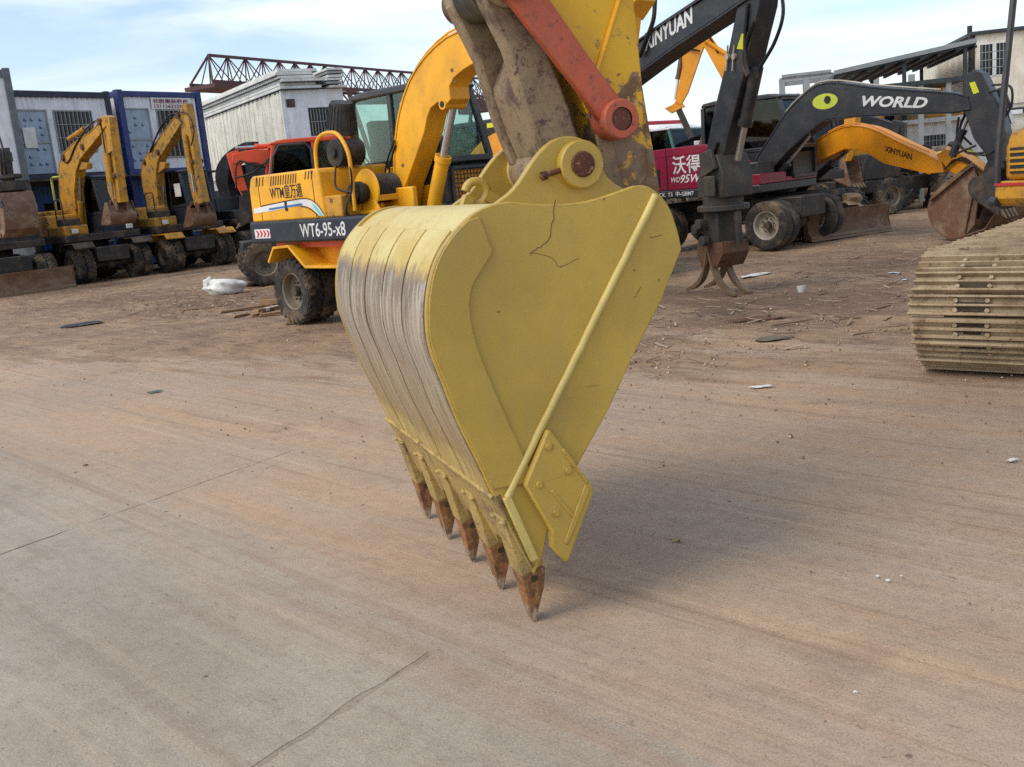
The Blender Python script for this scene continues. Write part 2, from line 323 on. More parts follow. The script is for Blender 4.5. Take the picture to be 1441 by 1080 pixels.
    col = mixc(t, mth(t, 'MULTIPLY', ramp(t, vo.outputs['Distance'], 0.045, 0.02), ramp(t, noise(t, geo, 1.1, 2), 0.45, 0.6)), col, lin((70, 58, 48)))
    if filler: col = mixc(t, 0.32, col, lin((112, 92, 74)))
    t.links.new(col, b.inputs['Base Color'])
    b.inputs['Roughness'].default_value = 0.85
    h = mth(t, 'ADD', mth(t, 'MULTIPLY', gr, 0.35), mth(t, 'ADD', mth(t, 'MULTIPLY', wisp, 0.8), mth(t, 'MULTIPLY', noise(t, P, 6, 8, 0.75, (0.3, 1.3, 1)), 0.9)))
    h = mth(t, 'ADD', h, mth(t, 'MULTIPLY', cl, farm))
    h = mth(t, 'MULTIPLY', h, ramp(t, s, -0.3, 4.0, 0.25, 1.0))
    bump(t, b, h, 0.7, 0.03)
mat_ground('yard'); mat_ground('joint_dirt', True)
# ------------------------------------------------------------------ mesh helpers
class MB:
    def __init__(s): s.v = []; s.f = []
    def add(s, vs, fs):
        n = len(s.v); s.v += [tuple(p) for p in vs]; s.f += [tuple(i+n for i in f) for f in fs]; return s
    def box(s, x0, x1, y0, y1, z0, z1):
        vs = [(x, y, z) for z in (z0, z1) for y in (y0, y1) for x in (x0, x1)]
        return s.add(vs, [(0, 2, 3, 1), (4, 5, 7, 6), (0, 1, 5, 4), (2, 6, 7, 3), (0, 4, 6, 2), (1, 3, 7, 5)])
    def prism(s, ol, y0, y1):
        """outline in (x, z) extruded along y"""
        n = len(ol)
        vs = [(x, y0, z) for x, z in ol] + [(x, y1, z) for x, z in ol]
        fs = [tuple(range(n)), tuple(range(2*n-1, n-1, -1))] + [(i, (i+1) % n, (i+1) % n + n, i+n) for i in range(n)]
        return s.add(vs, fs)
    def prism_x(s, ol, x0, x1):
        n = len(ol)
        vs = [(x0, y, z) for y, z in ol] + [(x1, y, z) for y, z in ol]
        fs = [tuple(range(n)), tuple(range(2*n-1, n-1, -1))] + [(i, (i+1) % n, (i+1) % n + n, i+n) for i in range(n)]
        return s.add(vs, fs)
    def prism_z(s, ol, z0, z1):
        n = len(ol)
        vs = [(x, y, z0) for x, y in ol] + [(x, y, z1) for x, y in ol]
        fs = [tuple(range(n)), tuple(range(2*n-1, n-1, -1))] + [(i, (i+1) % n, (i+1) % n + n, i+n) for i in range(n)]
        return s.add(vs, fs)
    def strip(s, path, y0, y1, th):
        """sheet following a path in (x, z), th to the path's left"""
        n = len(path); off = []
        for i in range(n):
            a = Vector(path[max(0, i-1)]); c = Vector(path[min(n-1, i+1)]); d = (c-a).normalized()
            off.append((path[i][0]-d.y*th, path[i][1]+d.x*th))
        vs = []
        for p, q in zip(path, off): vs += [(p[0], y0, p[1]), (p[0], y1, p[1]), (q[0], y1, q[1]), (q[0], y0, q[1])]
        fs = [(0, 1, 2, 3), tuple(4*(n-1)+k for k in (3, 2, 1, 0))]
        for i in range(n-1):
            a, c = 4*i, 4*i+4
            for k in range(4): fs.append((a+k, c+k, c+(k+1) % 4, a+(k+1) % 4))
        return s.add(vs, fs)
    def beam(s, p0, p1, w, h, up=(0, 0, 1)):
        p0 = Vector(p0); p1 = Vector(p1); d = (p1-p0).normalized(); u = Vector(up)
        if abs(d.dot(u)) > 0.98: u = Vector((1, 0, 0))
        a = d.cross(u).normalized(); c = a.cross(d)
        vs = [p + a*(i*w/2) + c*(j*h/2) for p in (p0, p1) for i, j in ((-1, -1), (1, -1), (1, 1), (-1, 1))]
        return s.add(vs, [(0, 1, 2, 3), (7, 6, 5, 4)] + [(k, (k+1) % 4, (k+1) % 4+4, k+4) for k in range(4)])
    def cyl(s, p0, p1, r0, r1=None, seg=16, caps=True):
        r1 = r0 if r1 is None else r1
        p0 = Vector(p0); p1 = Vector(p1); d = (p1-p0).normalized(); u = Vector((0, 0, 1)) if abs(d.z) < 0.95 else Vector((1, 0, 0))
        a = d.cross(u).normalized(); c = a.cross(d)
        vs = [p + (a*math.cos(2*math.pi*k/seg) + c*math.sin(2*math.pi*k/seg))*r for p, r in ((p0, r0), (p1, r1)) for k in range(seg)]
        fs = [(k, (k+1) % seg, (k+1) % seg+seg, k+seg) for k in range(seg)]
        if caps: fs += [tuple(range(seg)), tuple(range(2*seg-1, seg-1, -1))]
        return s.add(vs, fs)
    def lathe(s, prof, o, ax, seg=24, closed=False):
        """prof: (radius, along) about axis ax at o"""
        o = Vector(o); d = Vector(ax).normalized(); u = Vector((0, 0, 1)) if abs(d.z) < 0.95 else Vector((1, 0, 0))
        a = d.cross(u).normalized(); c = a.cross(d); n = len(prof); vs = []
        for k in range(seg):
            t = 2*math.pi*k/seg; r = a*math.cos(t)+c*math.sin(t)
            vs += [o + r*pr + d*pa for pr, pa in prof]
        fs = []
        for k in range(seg):
            for i in range(n if closed else n-1):
                fs.append((k*n+i, k*n+(i+1) % n, ((k+1) % seg)*n+(i+1) % n, ((k+1) % seg)*n+i))
        return s.add(vs, fs)
    def tube(s, pts, r, seg=6):
        P = [Vector(p) for p in pts]; n = len(P); vs = []; prev = None
        for i in range(n):
            d = (P[min(n-1, i+1)]-P[max(0, i-1)]).normalized()
            if prev is None:
                u = Vector((0, 0, 1)) if abs(d.z) < 0.9 else Vector((1, 0, 0)); a = d.cross(u).normalized()
            else: a = (prev - d*prev.dot(d)).normalized()
            prev = a; c = d.cross(a)
            vs += [P[i] + (a*math.cos(2*math.pi*k/seg)+c*math.sin(2*math.pi*k/seg))*r for k in range(seg)]
        fs = [tuple(range(seg)), tuple(n*seg-1-k for k in range(seg))]
        for i in range(n-1):
            for k in range(seg): fs.append((i*seg+k, i*seg+(k+1) % seg, (i+1)*seg+(k+1) % seg, (i+1)*seg+k))
        return s.add(vs, fs)
    def blob(s, c, r, seed=0, amp=0.25, sub=2):
        bm = bmesh.new(); bmesh.ops.create_icosphere(bm, subdivisions=sub, radius=1.0); rnd = random.Random(seed)
        ph = [rnd.uniform(0, 6) for _ in range(6)]
        bm.verts.ensure_lookup_table()
        vs = []
        for v in bm.verts:
            k = 1+amp*(math.sin(3*v.co.x+ph[0])*math.sin(4*v.co.y+ph[1])+0.6*math.sin(7*v.co.z+ph[2]+3*v.co.x)) + rnd.uniform(-amp, amp)*0.25
            vs.append((c[0]+v.co.x*r[0]*k, c[1]+v.co.y*r[1]*k, c[2]+v.co.z*r[2]*k))
        fs = [tuple(v.index for v in f.verts) for f in bm.faces]; bm.free()
        return s.add(vs, fs)
    def mesh(s, name, smooth=35):
        me = bpy.data.meshes.new(name); me.from_pydata(s.v, [], s.f)
        bm = bmesh.new(); bm.from_mesh(me); bmesh.ops.recalc_face_normals(bm, faces=bm.faces[:]); bm.to_mesh(me); bm.free()
        me.shade_smooth(); me.set_sharp_from_angle(angle=math.radians(smooth))
        return me
def obj(name, mb, mat, parent=None, bevel=0.0, smooth=35, seg=2):
    me = mb.mesh(name, smooth) if isinstance(mb, MB) else mb
    if mat and not me.materials: me.materials.append(MATS[mat])
    o = bpy.data.objects.new(name, me); COL.objects.link(o)
    if parent: o.parent = parent
    if bevel:
        b = o.modifiers.new('bevel', 'BEVEL'); b.width = bevel; b.segments = seg; b.limit_method = 'ANGLE'; b.angle_limit = math.radians(40)
    return o
def tag(o, label, cat, group=None):
    o['label'] = label; o['category'] = cat
    if group: o['group'] = group
    return o
def struct(o): o['kind'] = 'structure'; return o
def smoothpath(P, n=6):
    out = []
    for i in range(len(P)-1):
        p0 = P[max(0, i-1)]; p1 = P[i]; p2 = P[i+1]; p3 = P[min(len(P)-1, i+2)]
        for k in range(n):
            t = k/n
            out.append(tuple(0.5*((2*b)+(c-a)*t+(2*a-5*b+4*c-d)*t*t+(-a+3*b-3*c+d)*t**3) for a, b, c, d in zip(p0, p1, p2, p3)))
    out.append(tuple(P[-1])); return out
class Thing:
    """an Empty on the ground; local x forward, y left, z up"""
    def __init__(s, name, label, cat, at, loc=(0, 0), d=(0.69, -0.724), group=None):
        d = Vector((d[0], d[1], 0)).normalized(); l = Vector((-d.y, d.x, 0)); s.d, s.l = d, l
        s.O = Vector((at[0], at[1], 0)) - d*loc[0] - l*loc[1]
        s.e = bpy.data.objects.new(name, None); COL.objects.link(s.e); s.e.empty_display_size = 0.3
        s.e.location = s.O; s.e.rotation_euler = (0, 0, math.atan2(d.y, d.x))
        tag(s.e, label, cat, group)
    def S(s, off, pts):
        r = []
        for x, y in pts:
            dd = ray(x, y); p = s.O + s.l*off
            q = EYE + dd*((p-EYE).dot(s.l)/dd.dot(s.l)) - s.O
            r.append((q.dot(s.d), q.z))
        return r
    def p(s, name, mb, mat, parent=None, bevel=0.0, smooth=35):
        return obj(name, mb, mat, parent or s.e, bevel, smooth)
    def text(s, string, x, y, z, size, mat, parent=None, shear=0.0, ang=0.0, sx=1.0, bold=0.0, side=-1, name='lettering'):
        cu = bpy.data.curves.new('t', 'FONT'); cu.body = string; cu.size = 1.0; cu.shear = shear; cu.offset = bold; cu.extrude = 0.004; cu.resolution_u = 3
        to = bpy.data.objects.new('t', cu); COL.objects.link(to)
        dg = bpy.context.evaluated_depsgraph_get(); dg.update()
        me = bpy.data.meshes.new_from_object(to.evaluated_get(dg)); bpy.data.objects.remove(to); me.name = name
        ca, sa = math.cos(ang), math.sin(ang)
        for v in me.vertices:
            a, c, dep = v.co.x*size*sx, v.co.y*size, v.co.z
            a, c = a*ca-c*sa, a*sa+c*ca
            v.co = (x + (a if side < 0 else -a), y + side*(dep*0.5), z+c)
        me.materials.clear(); me.materials.append(MATS[mat])
        o = bpy.data.objects.new(name, me); COL.objects.link(o); o.parent = parent or s.e
        return o
    def hyd(s, p0, p1, r, frac, mat, parent=None, rod='chrome'):
        p0 = Vector(p0); p1 = Vector(p1); q = p0.lerp(p1, frac)
        b = s.p('hydraulic_cylinder', MB().cyl(p0, q, r, seg=14).cyl(q-(q-p0).normalized()*0.07, q, r*1.18, seg=14), mat, parent)
        s.p('piston_rod', MB().cyl(q, p1, r*0.55, seg=12), rod, b if not parent or parent is s.e else parent)
        return b
# ------------------------------------------------------------------ setting: yard, slabs
from mathutils import noise as mn
def dirt_mask(x, y):
    a = min(1, max(0, (y+.5*x-7.0)/5.0)) if x > 0 else min(1, max(0, (y+.35*x-9.0)/6.0))
    return a*a*(3-2*a)
CH = ((-4.6, 17.2, 3.0), (-7.5, 19.5, 2.6), (3.4, 10.6, 2.4), (6.0, 13.6, 3.0), (2.6, 12.4, 2.0))
def relief(x, y):
    m_ = dirt_mask(x, y)
    if m_ <= 0: return -.008
    u_ = x*BD.x+y*BD.y; v_ = x*BN.x+y*BN.y
    n1 = mn.noise((u_*.5, v_*1.6, 0)); n2 = mn.noise((u_*2.2, v_*3.6, 4)); n3 = mn.noise((u_*6, v_*7, 9))
    c_ = max([0]+[1-math.hypot(x-a, y-b)/r for a, b, r in CH])
    h = .018*n1 + .014*n2 + (.008+.022*c_)*n3 + .006*abs(n2)
    return -.008 + m_*min(.022, h)
def axis(lo, hi, st, outer):
    L_ = [lo-k for k in outer[::-1]]; n = int((hi-lo)/st); return L_ + [lo+st*k for k in range(n+1)] + [hi+k for k in outer]
gx = axis(-21, 23, .11, (3, 12, 60, 250, 900)); gy = [-60, -10, 0, 4] + [5+.10*k for k in range(270)] + [33, 38, 60, 150, 400, 900]
gv_ = [(x, y, relief(x, y) if (-21 <= x <= 23 and 5 <= y <= 31.9) else -.008) for y in gy for x in gx]
nx = len(gx); gf = [(r*nx+c, r*nx+c+1, (r+1)*nx+c+1, (r+1)*nx+c) for r in range(len(gy)-1) for c in range(nx-1)]
gme = bpy.data.meshes.new('ground'); gme.from_pydata(gv_, [], gf); gme.shade_smooth()
g = struct(obj('ground', gme, 'yard'))
AD = Vector((0.60, 0.80)).normalized()
def slabpt(a, bb): return B0 + BD*a + AD*bb
def slab(a0, a1, b0, b1, name='concrete_slab', jit=.003):
    P = [slabpt(a0, b0), slabpt(a1, b0), slabpt(a1, b1), slabpt(a0, b1)]
    rnd = random.Random(int(a0*100+b0*10))
    ol = []
    for i in range(4):
        p, q = P[i], P[(i+1) % 4]; n = 40
        nrm = Vector((-(q-p).y, (q-p).x)).normalized()
        for k in range(n):
            w = p.lerp(q, k/n) + nrm*(rnd.uniform(-jit, jit) if k else 0)
            ol.append((w.x, w.y))
    return obj(name, MB().prism_z(ol, -0.02, 0.0), 'yard', g)
jl = 2.74; gap = 0.006; wide = 0.013
slab(-4*jl, -jl-gap, -3.4, -gap); slab(-jl+gap, -wide, -3.4, -gap, jit=.011); slab(wide, 3*jl, -3.4, -gap, jit=.012)
slab(-4*jl, -jl-gap*.7, gap, 1.3); slab(-jl+gap*.7, 3*jl, gap, 1.3)
for a_, w_, z_ in ((-jl, .04, -.0050), (0, .09, -.0030)):
    p0, p1 = slabpt(a_, -3.4), slabpt(a_, 1.25 if a_ else 0)
    obj('joint_filler', MB().beam((p0.x, p0.y, z_), (p1.x, p1.y, z_), w_, 0.002), 'joint_dirt', g)
p0, p1 = slabpt(-4*jl, 0), slabpt(3*jl, 0)
obj('joint_filler', MB().beam((p0.x, p0.y, -.0020), (p1.x, p1.y, -.0020), 0.04, 0.002), 'yard', g)
# ------------------------------------------------------------------ the crawler excavator whose bucket stands in front
t0 = gnd(750, 872)
H = Thing('crawler_excavator', 'large crawler excavator resting its mustard-painted bucket on its teeth, worn brown links', 'excavator', t0, (6.0, 0.675), (-0.936, -0.351))
def uz(L): return [(6.0-u, z) for u, z in L]
back = smoothpath([(-.005, .20), (-.12, .506), (-.165, .637), (-.227, .805), (-.267, .95), (-.297, 1.06), (-.302, 1.148), (-.288, 1.25), (-.253, 1.347), (-.196, 1.425), (-.11, 1.493), (-.04, 1.519), (.03, 1.526)], 4)
top = smoothpath([(.03, 1.526), (.13, 1.508), (.23, 1.499), (.33, 1.502), (.437, 1.521), (.514, 1.537), (.575, 1.52), (.634, 1.457), (.668, 1.36), (.679, 1.296)], 4)
front = [(.585, 1.124), (.461, .946), (.34, .755), (.203, .575), (.06, .345), (.035, .26)]
side_ol = uz(back + top[1:] + front)
bk = H.p('bucket', MB().strip(uz([(u+.014, z-.006) for u, z in back[3:]]), -.712, .712, .022).strip(uz([(.044, 1.52), (.25, 1.47), (.42, 1.40), (.52, 1.42)]), -.712, .712, .02), 'shell_paint', smooth=60)
# side plates stand a little proud of the shell
for s in (1, -1):
    H.p('side_plate', MB().prism(side_ol, s*.712, s*.742), 'mustard', bk, 0.004)
    yo = s*.742
    curve = smoothpath([(-.085, 1.488), (-.058, 1.40), (-.052, 1.368), (-.075, 1.335), (-.13, 1.265), (-.150, 1.19), (-.145, 1.10), (-.128, 1.02), (-.07, .84), (.012, .60), (.03, .55)], 5)
    bb = [(u+.006, z) for u, z in back if .52 < z < 1.489]
    H.p('wear_plate', MB().prism(uz(bb + curve), yo-s*.004, yo+s*.010), 'mustard', bk, 0.004)
    # raised bead from lip corner to heel
    e0, e1 = (6-(-.082), .511), (6-.582, 1.497)
    n_ = 24; rnd = random.Random(3); mb = MB()
    P = [(e0[0]+(e1[0]-e0[0])*k/n_, yo+s*.006, e0[1]+(e1[1]-e0[1])*k/n_) for k in range(n_+1)]
    mb.tube([(p[0]+rnd.uniform(-.0015, .0015), p[1], p[2]+rnd.uniform(-.0015, .0015)) for p in P], 0.014, 8)
    H.p('weld_bead', mb, 'mustard_light', bk, smooth=60)
    # front strip of the side, thicker than the rest
    # bolted side cutter
    sc = uz([(.082, .735), (.095, .725), (.235, .500), (.237, .470), (.120, .238), (.105, .235), (.058, .300), (.062, .365), (-.020, .545), (-.015, .565)])
    cut = H.p('side_cutter', MB().prism(sc, yo+s*.001, yo+s*.040), 'mustard', bk, 0.008)
    for (u, z) in ((.078, .675), (.145, .575), (.03, .545), (.085, .43)):
        H.p('bolt_recess', MB().cyl((6-u, yo+s*.036, z), (6-u, yo+s*.0408, z), .0215, seg=18), 'mustard', cut, 0.002)
        H.p('bolt', MB().cyl((6-u, yo+s*.036, z), (6-u, yo+s*.0475, z), .0135, seg=6), 'mustard', cut, 0.002)
    H.p('rib', MB().beam((6-.130, yo+s*.041, .655), (6-.215, yo+s*.041, .515), .008, .012), 'mustard', cut, 0.003)
    H.p('rib', MB().beam((6-.075, yo+s*.041, .515), (6-.160, yo+s*.041, .385), .008, .012), 'mustard', cut, 0.003)
    H.p('rib', MB().prism(uz([(.205, .515), (.222, .49), (.150, .355), (.115, .30), (.105, .315)]), yo+s*.038, yo+s*.046), 'mustard', cut, 0.004)
# weld scars on the visible cheek
def scar(pts, w, nm='weld_crack'):
    P = H.S(.742, pts); rnd = random.Random(len(pts)); Q = []
    for (x, z), (x2, z2) in zip(P[:-1], P[1:]):
        for k in range(5): Q.append((x+(x2-x)*k/5+rnd.uniform(-.0035, .0035), .7422, z+(z2-z)*k/5+rnd.uniform(-.0035, .0035)))
    Q.append((P[-1][0], .7425, P[-1][1]))
    H.p(nm, MB().tube(Q, w, 5), 'crack_dark', bk)
scar([(782, 282), (776, 325), (772, 338), (757, 350), (746, 358)], .0014)
scar([(748, 357), (775, 361), (784, 373), (790, 377), (815, 364)], .0008)
for q in (((915, 335), (932, 331)), ((893, 420), (902, 404)), ((850, 282), (851, 279)), ((928, 393), (926, 396)), ((893, 380), (892, 383)), ((645, 380), (655, 384)), ((700, 440), (704, 438))): scar(list(q), .0009, 'scratch')
# wear strips along the back
NS = 5
sw = 1.42/NS
seg_path = [p for p in back if .50 < p[1] < 1.46]
for k in range(NS):
    y0 = -.71 + k*sw + .012; y1 = -.71 + (k+1)*sw - .012
    pth = [(u+.013-.0005, z-.002) for u, z in seg_path]
    H.p('wear_strip', MB().strip(uz(pth), y0, y1, -.014), 'shell_paint', bk, 0.003, 60)
    rnd = random.Random(k); Q = []
    for (x, z) in uz([(u+.010, z) for u, z in seg_path if z < 1.40]): Q.append((x+rnd.uniform(-.002, .002), y1+.012+rnd.uniform(-.002, .002), z))
    if k < NS-1: H.p('weld_line', MB().tube(Q, .0045, 5), 'crack_dark', bk)
# cutting lip with weld bead, adapters and teeth
lipdir = Vector((-(-.012+.122), .222-.506)).normalized()   # local x = 6-u
lp0 = Vector((6+.122, .512)); lp1 = Vector((6-(-.008), .225)); nrm = Vector((lipdir.y, -lipdir.x))
if nrm.x < 0: nrm = -nrm                                     # outward, away from the machine
lip = []
ny = 5; tw = [0.0, .335, .675, 1.012, 1.35]; ty = [.675-v for v in tw]
def P3(u_, n_, y): q = lp0 + lipdir*u_ + nrm*n_; return (q.x, y, q.y)
ll = (lp1-lp0).length
# lip plate: lower edge dips at each tooth
ys = []
for k in range(61): ys.append(.742-1.484*k/60)
vs = []; fs = []
for y in ys:
    dmin = min(abs(y-t) for t in ty); low = ll + .02 - (.075 if dmin > .10 else .075*(max(0, dmin-.055)/.045))
    vs += [P3(-.01, .006, y), P3(low, .004, y), P3(low, -.022, y), P3(-.01, -.026, y)]
for k in range(60):
    for q in range(4): fs.append((4*k+q, 4*k+4+q, 4*k+4+(q+1) % 4, 4*k+(q+1) % 4))
fs += [(0, 1, 2, 3), (243, 242, 241, 240)]
H.p('cutting_lip', MB().add(vs, fs), 'lip_paint', bk, 0.003, 50)
rnd = random.Random(9)
H.p('weld_bead', MB().tube([P3(rnd.uniform(-.012, -.002), .004+rnd.uniform(0, .003), .74-1.48*k/110) for k in range(111)], .010, 7), 'lip_paint', bk, smooth=60)
for i, y in enumerate(ty):
    hw = .058
    ad = MB()
    a_ = [P3(.09, .010, y-hw*.85), P3(.09, .010, y+hw*.85), P3(ll+.008, .044, y+hw), P3(ll+.008, .044, y-hw)]
    b_ = [P3(.09, -.02, y-hw*.85), P3(.09, -.02, y+hw*.85), P3(ll+.008, -.054, y+hw), P3(ll+.008, -.054, y-hw)]
    c_ = [P3(ll+.03, .03, y-hw*.7), P3(ll+.03, .03, y+hw*.7), P3(ll+.03, -.04, y+hw*.7), P3(ll+.03, -.04, y-hw*.7)]
    ad.add(a_+b_+c_, [(0, 1, 2, 3), (4, 7, 6, 5), (0, 4, 5, 1), (0, 3, 7, 4), (1, 5, 6, 2), (3, 2, 9, 8), (7, 11, 10, 6), (3, 8, 11, 7), (2, 6, 10, 9), (8, 9, 10, 11)])
    H.p('tooth_adapter', ad, 'lip_paint', bk, 0.005)
    for sy in (-1, 1):
        H.p('weld_lump', MB().blob(P3(.10, .012, y+sy*hw*.85), (.013, .020, .010), i*3+sy, .12, 2), 'lip_paint', bk, smooth=70)
    # tooth point: a hollow wedge ending in a blunt edge on the ground
    tx = 6.0
    wr = .004*((i*7) % 5)
    T0 = P3(ll+.012, .046, y); T1 = P3(ll+.012, -.056, y)
    vs = []
    for (cx, cz, dx, hy) in (((T0[0]+T1[0])/2, (T0[2]+T1[2])/2, .048, .054), ((T0[0]+T1[0])/2-.004, .135+wr, .038, .043), (tx+.002, .05, .018, .031), (tx, .004, .008, .026-wr*.6), (tx, -.004, .004, .02)):
        vs += [(cx+dx, y-hy, cz), (cx+dx, y+hy, cz), (cx-dx, y+hy, cz), (cx-dx, y-hy, cz)]
    fs = [(0, 1, 2, 3), (19, 18, 17, 16)]
    for k in range(4):
        for q in range(4): fs.append((4*k+q, 4*k+(q+1) % 4, 4*k+4+(q+1) % 4, 4*k+4+q))
    th = H.p('tooth', MB().add(vs, fs), 'tooth_rust', bk, 0.005)
    zc = (T0[2]+T1[2])/2-.035; xc = (T0[0]+T1[0])/2-.002
    for sy in (-1, 1):
        H.p('retaining_pin', MB().cyl((xc, y+sy*.04, zc), (xc, y+sy*.0525, zc), .013, seg=12), 'crack_dark', bk)
# corner block where lip meets cheek
H.p('corner_block', MB().beam((6.085, .735, .515), (6.0, .735, .26), .05, .03, (1, 0, 0)), 'mustard_light', bk, 0.004)
H.p('corner_block', MB().beam((6.085, -.735, .515), (6.0, -.735, .26), .05, .03, (1, 0, 0)), 'mustard_light', bk, 0.004)
# hinge ears, bosses and pins
PB = (5.485, 1.63)
for s in (1, -1):
    ear = smoothpath(uz([(.155, 1.40), (.175, 1.505), (.26, 1.565), (.36, 1.67), (.43, 1.73), (.515, 1.742), (.585, 1.70), (.63, 1.61), (.70, 1.535), (.78, 1.50)]) if False else
                     [(5.93, 1.46), (5.84, 1.515), (5.76, 1.565), (5.67, 1.665), (5.60, 1.722), (5.53, 1.742), (5.455, 1.725), (5.40, 1.665), (5.365, 1.58), (5.30, 1.525), (5.22, 1.49)], 5)
    e = H.p('hinge_ear', MB().prism(ear + [(5.22, 1.36), (5.93, 1.36)], s*.235, s*.275), 'mustard', bk, 0.006)
    H.p('boss', MB().lathe([(.050, -.005), (.050, .045), (.088, .045), (.093, .038), (.093, -.005)], (PB[0], s*.272, PB[1]), (0, s, 0), 36), 'mustard', e)
    H.p('boss', MB().lathe([(.050, 0), (.105, 0), (.105, .03), (.050, .03)], (PB[0], s*.235, PB[1]), (0, -s, 0), 32, True), 'mustard_light', e)
H.p('hinge_pin', MB().cyl((PB[0], -.325, PB[1]), (PB[0], .325, PB[1]), .050, seg=32), 'pin_rust', bk, 0.006)
H.p('keeper_bolt', MB().cyl((PB[0]+.075, .30, PB[1]-.012), (PB[0]+.150, .30, PB[1]-.028), .011, seg=10).cyl((PB[0]+.150, .30, PB[1]-.028), (PB[0]+.17, .30, PB[1]-.032), .019, seg=6), 'pin_rust', bk)
# lifting eye on the back
ec = Vector((5.80, 1.555)); ring = []
for k in range(20):
    a = math.radians(-75+ 300*k/19); ring.append((ec.x+.048*math.cos(a+math.pi*.5), -.06, ec.y+.048*math.sin(a+math.pi*.5)))
H.p('lifting_eye', MB().tube(ring, .019, 10).beam((5.835, -.06, 1.545), (5.86, -.06, 1.49), .05, .04).beam((5.76, -.06, 1.545), (5.69, -.06, 1.50), .04, .05), 'mustard', bk, smooth=60)
# H-link
PU = (5.70, 2.335)
ax = Vector((PU[0]-PB[0], PU[1]-PB[1])); axn = ax.normalized(); pn = Vector((-axn.y, axn.x)); 
if pn.x < 0: pn = -pn                                       # front (away from machine)
def lk(a, n): q = Vector(PB) + axn*a + pn*n; return (q.x, q.y)
Lh = ax.length
hl = H.p('bucket_link', MB().prism([lk(.02, .03), lk(.05, .075), lk(.20, .085), lk(.34, .080), lk(.38, .07), lk(.47, -.02), lk(.48, -.05), lk(.2, -.07), lk(.05, -.07), lk(.02, -.03)], -.125, .125)
         .cyl((PB[0], -.21, PB[1]), (PB[0], .21, PB[1]), .108, seg=32), 'link_brown', None, 0.012)
for s in (1, -1):
    H.p('link_cheek', MB().prism([lk(.0, .05), lk(.06, .095), lk(.25, .10), lk(.5, .085), lk(Lh, .115), lk(Lh+.10, .06), lk(Lh+.11, -.03), lk(Lh+.03, -.10), lk(.5, -.07), lk(.2, -.08), lk(.04, -.07)], s*.120, s*.205), 'link_brown', hl, 0.014)
    H.p('link_boss', MB().cyl((PU[0], s*.125, PU[1]), (PU[0], s*.235, PU[1]), .104, seg=28), 'link_brown', hl, 0.012)
    H.p('boss_cap', MB().cyl((PU[0], s*.303, PU[1]), (PU[0], s*.318, PU[1]), .085, seg=28), 'rusty', hl, 0.004)
H.p('upper_pin', MB().cyl((PU[0], -.315, PU[1]), (PU[0], .315, PU[1]), .055, seg=20), 'pin_rust', hl)
# red guide links
P3_ = (5.30, 1.79)
for s in (1, -1):
    a2 = (Vector(PU)-Vector(P3_)).normalized(); n2 = Vector((-a2.y, a2.x))
    def gl(a, n): q = Vector(P3_) + a2*a + n2*n; return (q.x, q.y)
    L2 = (Vector(PU)-Vector(P3_)).length
    r = H.p('guide_link', MB().prism([gl(-.05, .03), gl(0, .062), gl(.2, .057), gl(L2, .068), gl(L2+.07, .04), gl(L2+.07, -.04), gl(L2, -.068), gl(.2, -.057), gl(0, -.062), gl(-.05, -.03)], s*.235, s*.285), 'link_red' if s > 0 else 'link_brown', None, 0.008)
    H.p('pivot_boss', MB().lathe([(.045, .10), (.072, .10), (.078, .094), (.078, -.02)], (P3_[0], s*.215, P3_[1]), (0, s, 0), 32), 'link_red', r)
    H.p('pivot_pin', MB().cyl((P3_[0], s*.15, P3_[1]), (P3_[0], s*.31, P3_[1]), .046, seg=24), 'pin_rust', r, 0.004)
    H.p('pivot_boss', MB().lathe([(.056, .0), (.088, .0), (.088, .06), (.056, .06)], (PU[0], s*.232, PU[1]), (0, s, 0), 28, True), 'link_red' if s > 0 else 'rusty', r, 0.005)
# stick
stick_ol = smoothpath([(5.10, 1.36), (5.075, 1.50), (5.125, 1.92), (5.14, 2.25), (5.10, 2.9), (4.98, 3.5), (4.90, 3.85), (4.98, 4.15)], 3) + [(5.45, 4.75), (5.60, 4.78), (5.66, 4.6), (5.66, 3.2), (5.60, 2.6), (5.52, 2.26), (5.45, 2.05), (5.36, 1.74), (5.30, 1.55), (5.26, 1.40), (5.18, 1.34)]
st = H.p('stick', MB().prism(stick_ol, -.185, .185), 'arm_paint', None, 0.01)
for s in (1, -1):
    H.p('reinforcing_plate', MB().prism([(5.135, 1.56), (5.135, 1.92), (5.145, 2.2), (5.215, 2.25), (5.335, 1.99), (5.43, 1.93), (5.36, 1.74), (5.30, 1.56), (5.2, 1.5)], s*.183, s*.195), 'arm_paint', st, 0.004)
    H.p('weld_bead', MB().tube([(5.335, s*.193, 1.98), (5.30, s*.193, 2.06), (5.215, s*.193, 2.25), (5.16, s*.193, 2.5)], .010, 7), 'yellow', st)
    H.p('tip_plate', MB().prism([(5.33, 1.40), (5.20, 1.34), (5.33, 1.86), (5.375, 1.84), (5.345, 1.6)], s*.188, s*.205), 'link_brown', st, 0.004)
H.p('stick_pin', MB().cyl((5.22, -.32, 1.45), (5.22, .32, 1.45), .055, seg=20), 'pin_rust', st)
H.hyd((5.62, 0, 4.2), (PU[0], 0, PU[1]), .085, .62, 'yellow', st)
H.p('cylinder_eye', MB().cyl((PU[0], -.10, PU[1]), (PU[0], .10, PU[1]), .11, seg=24), 'dark_metal', st)
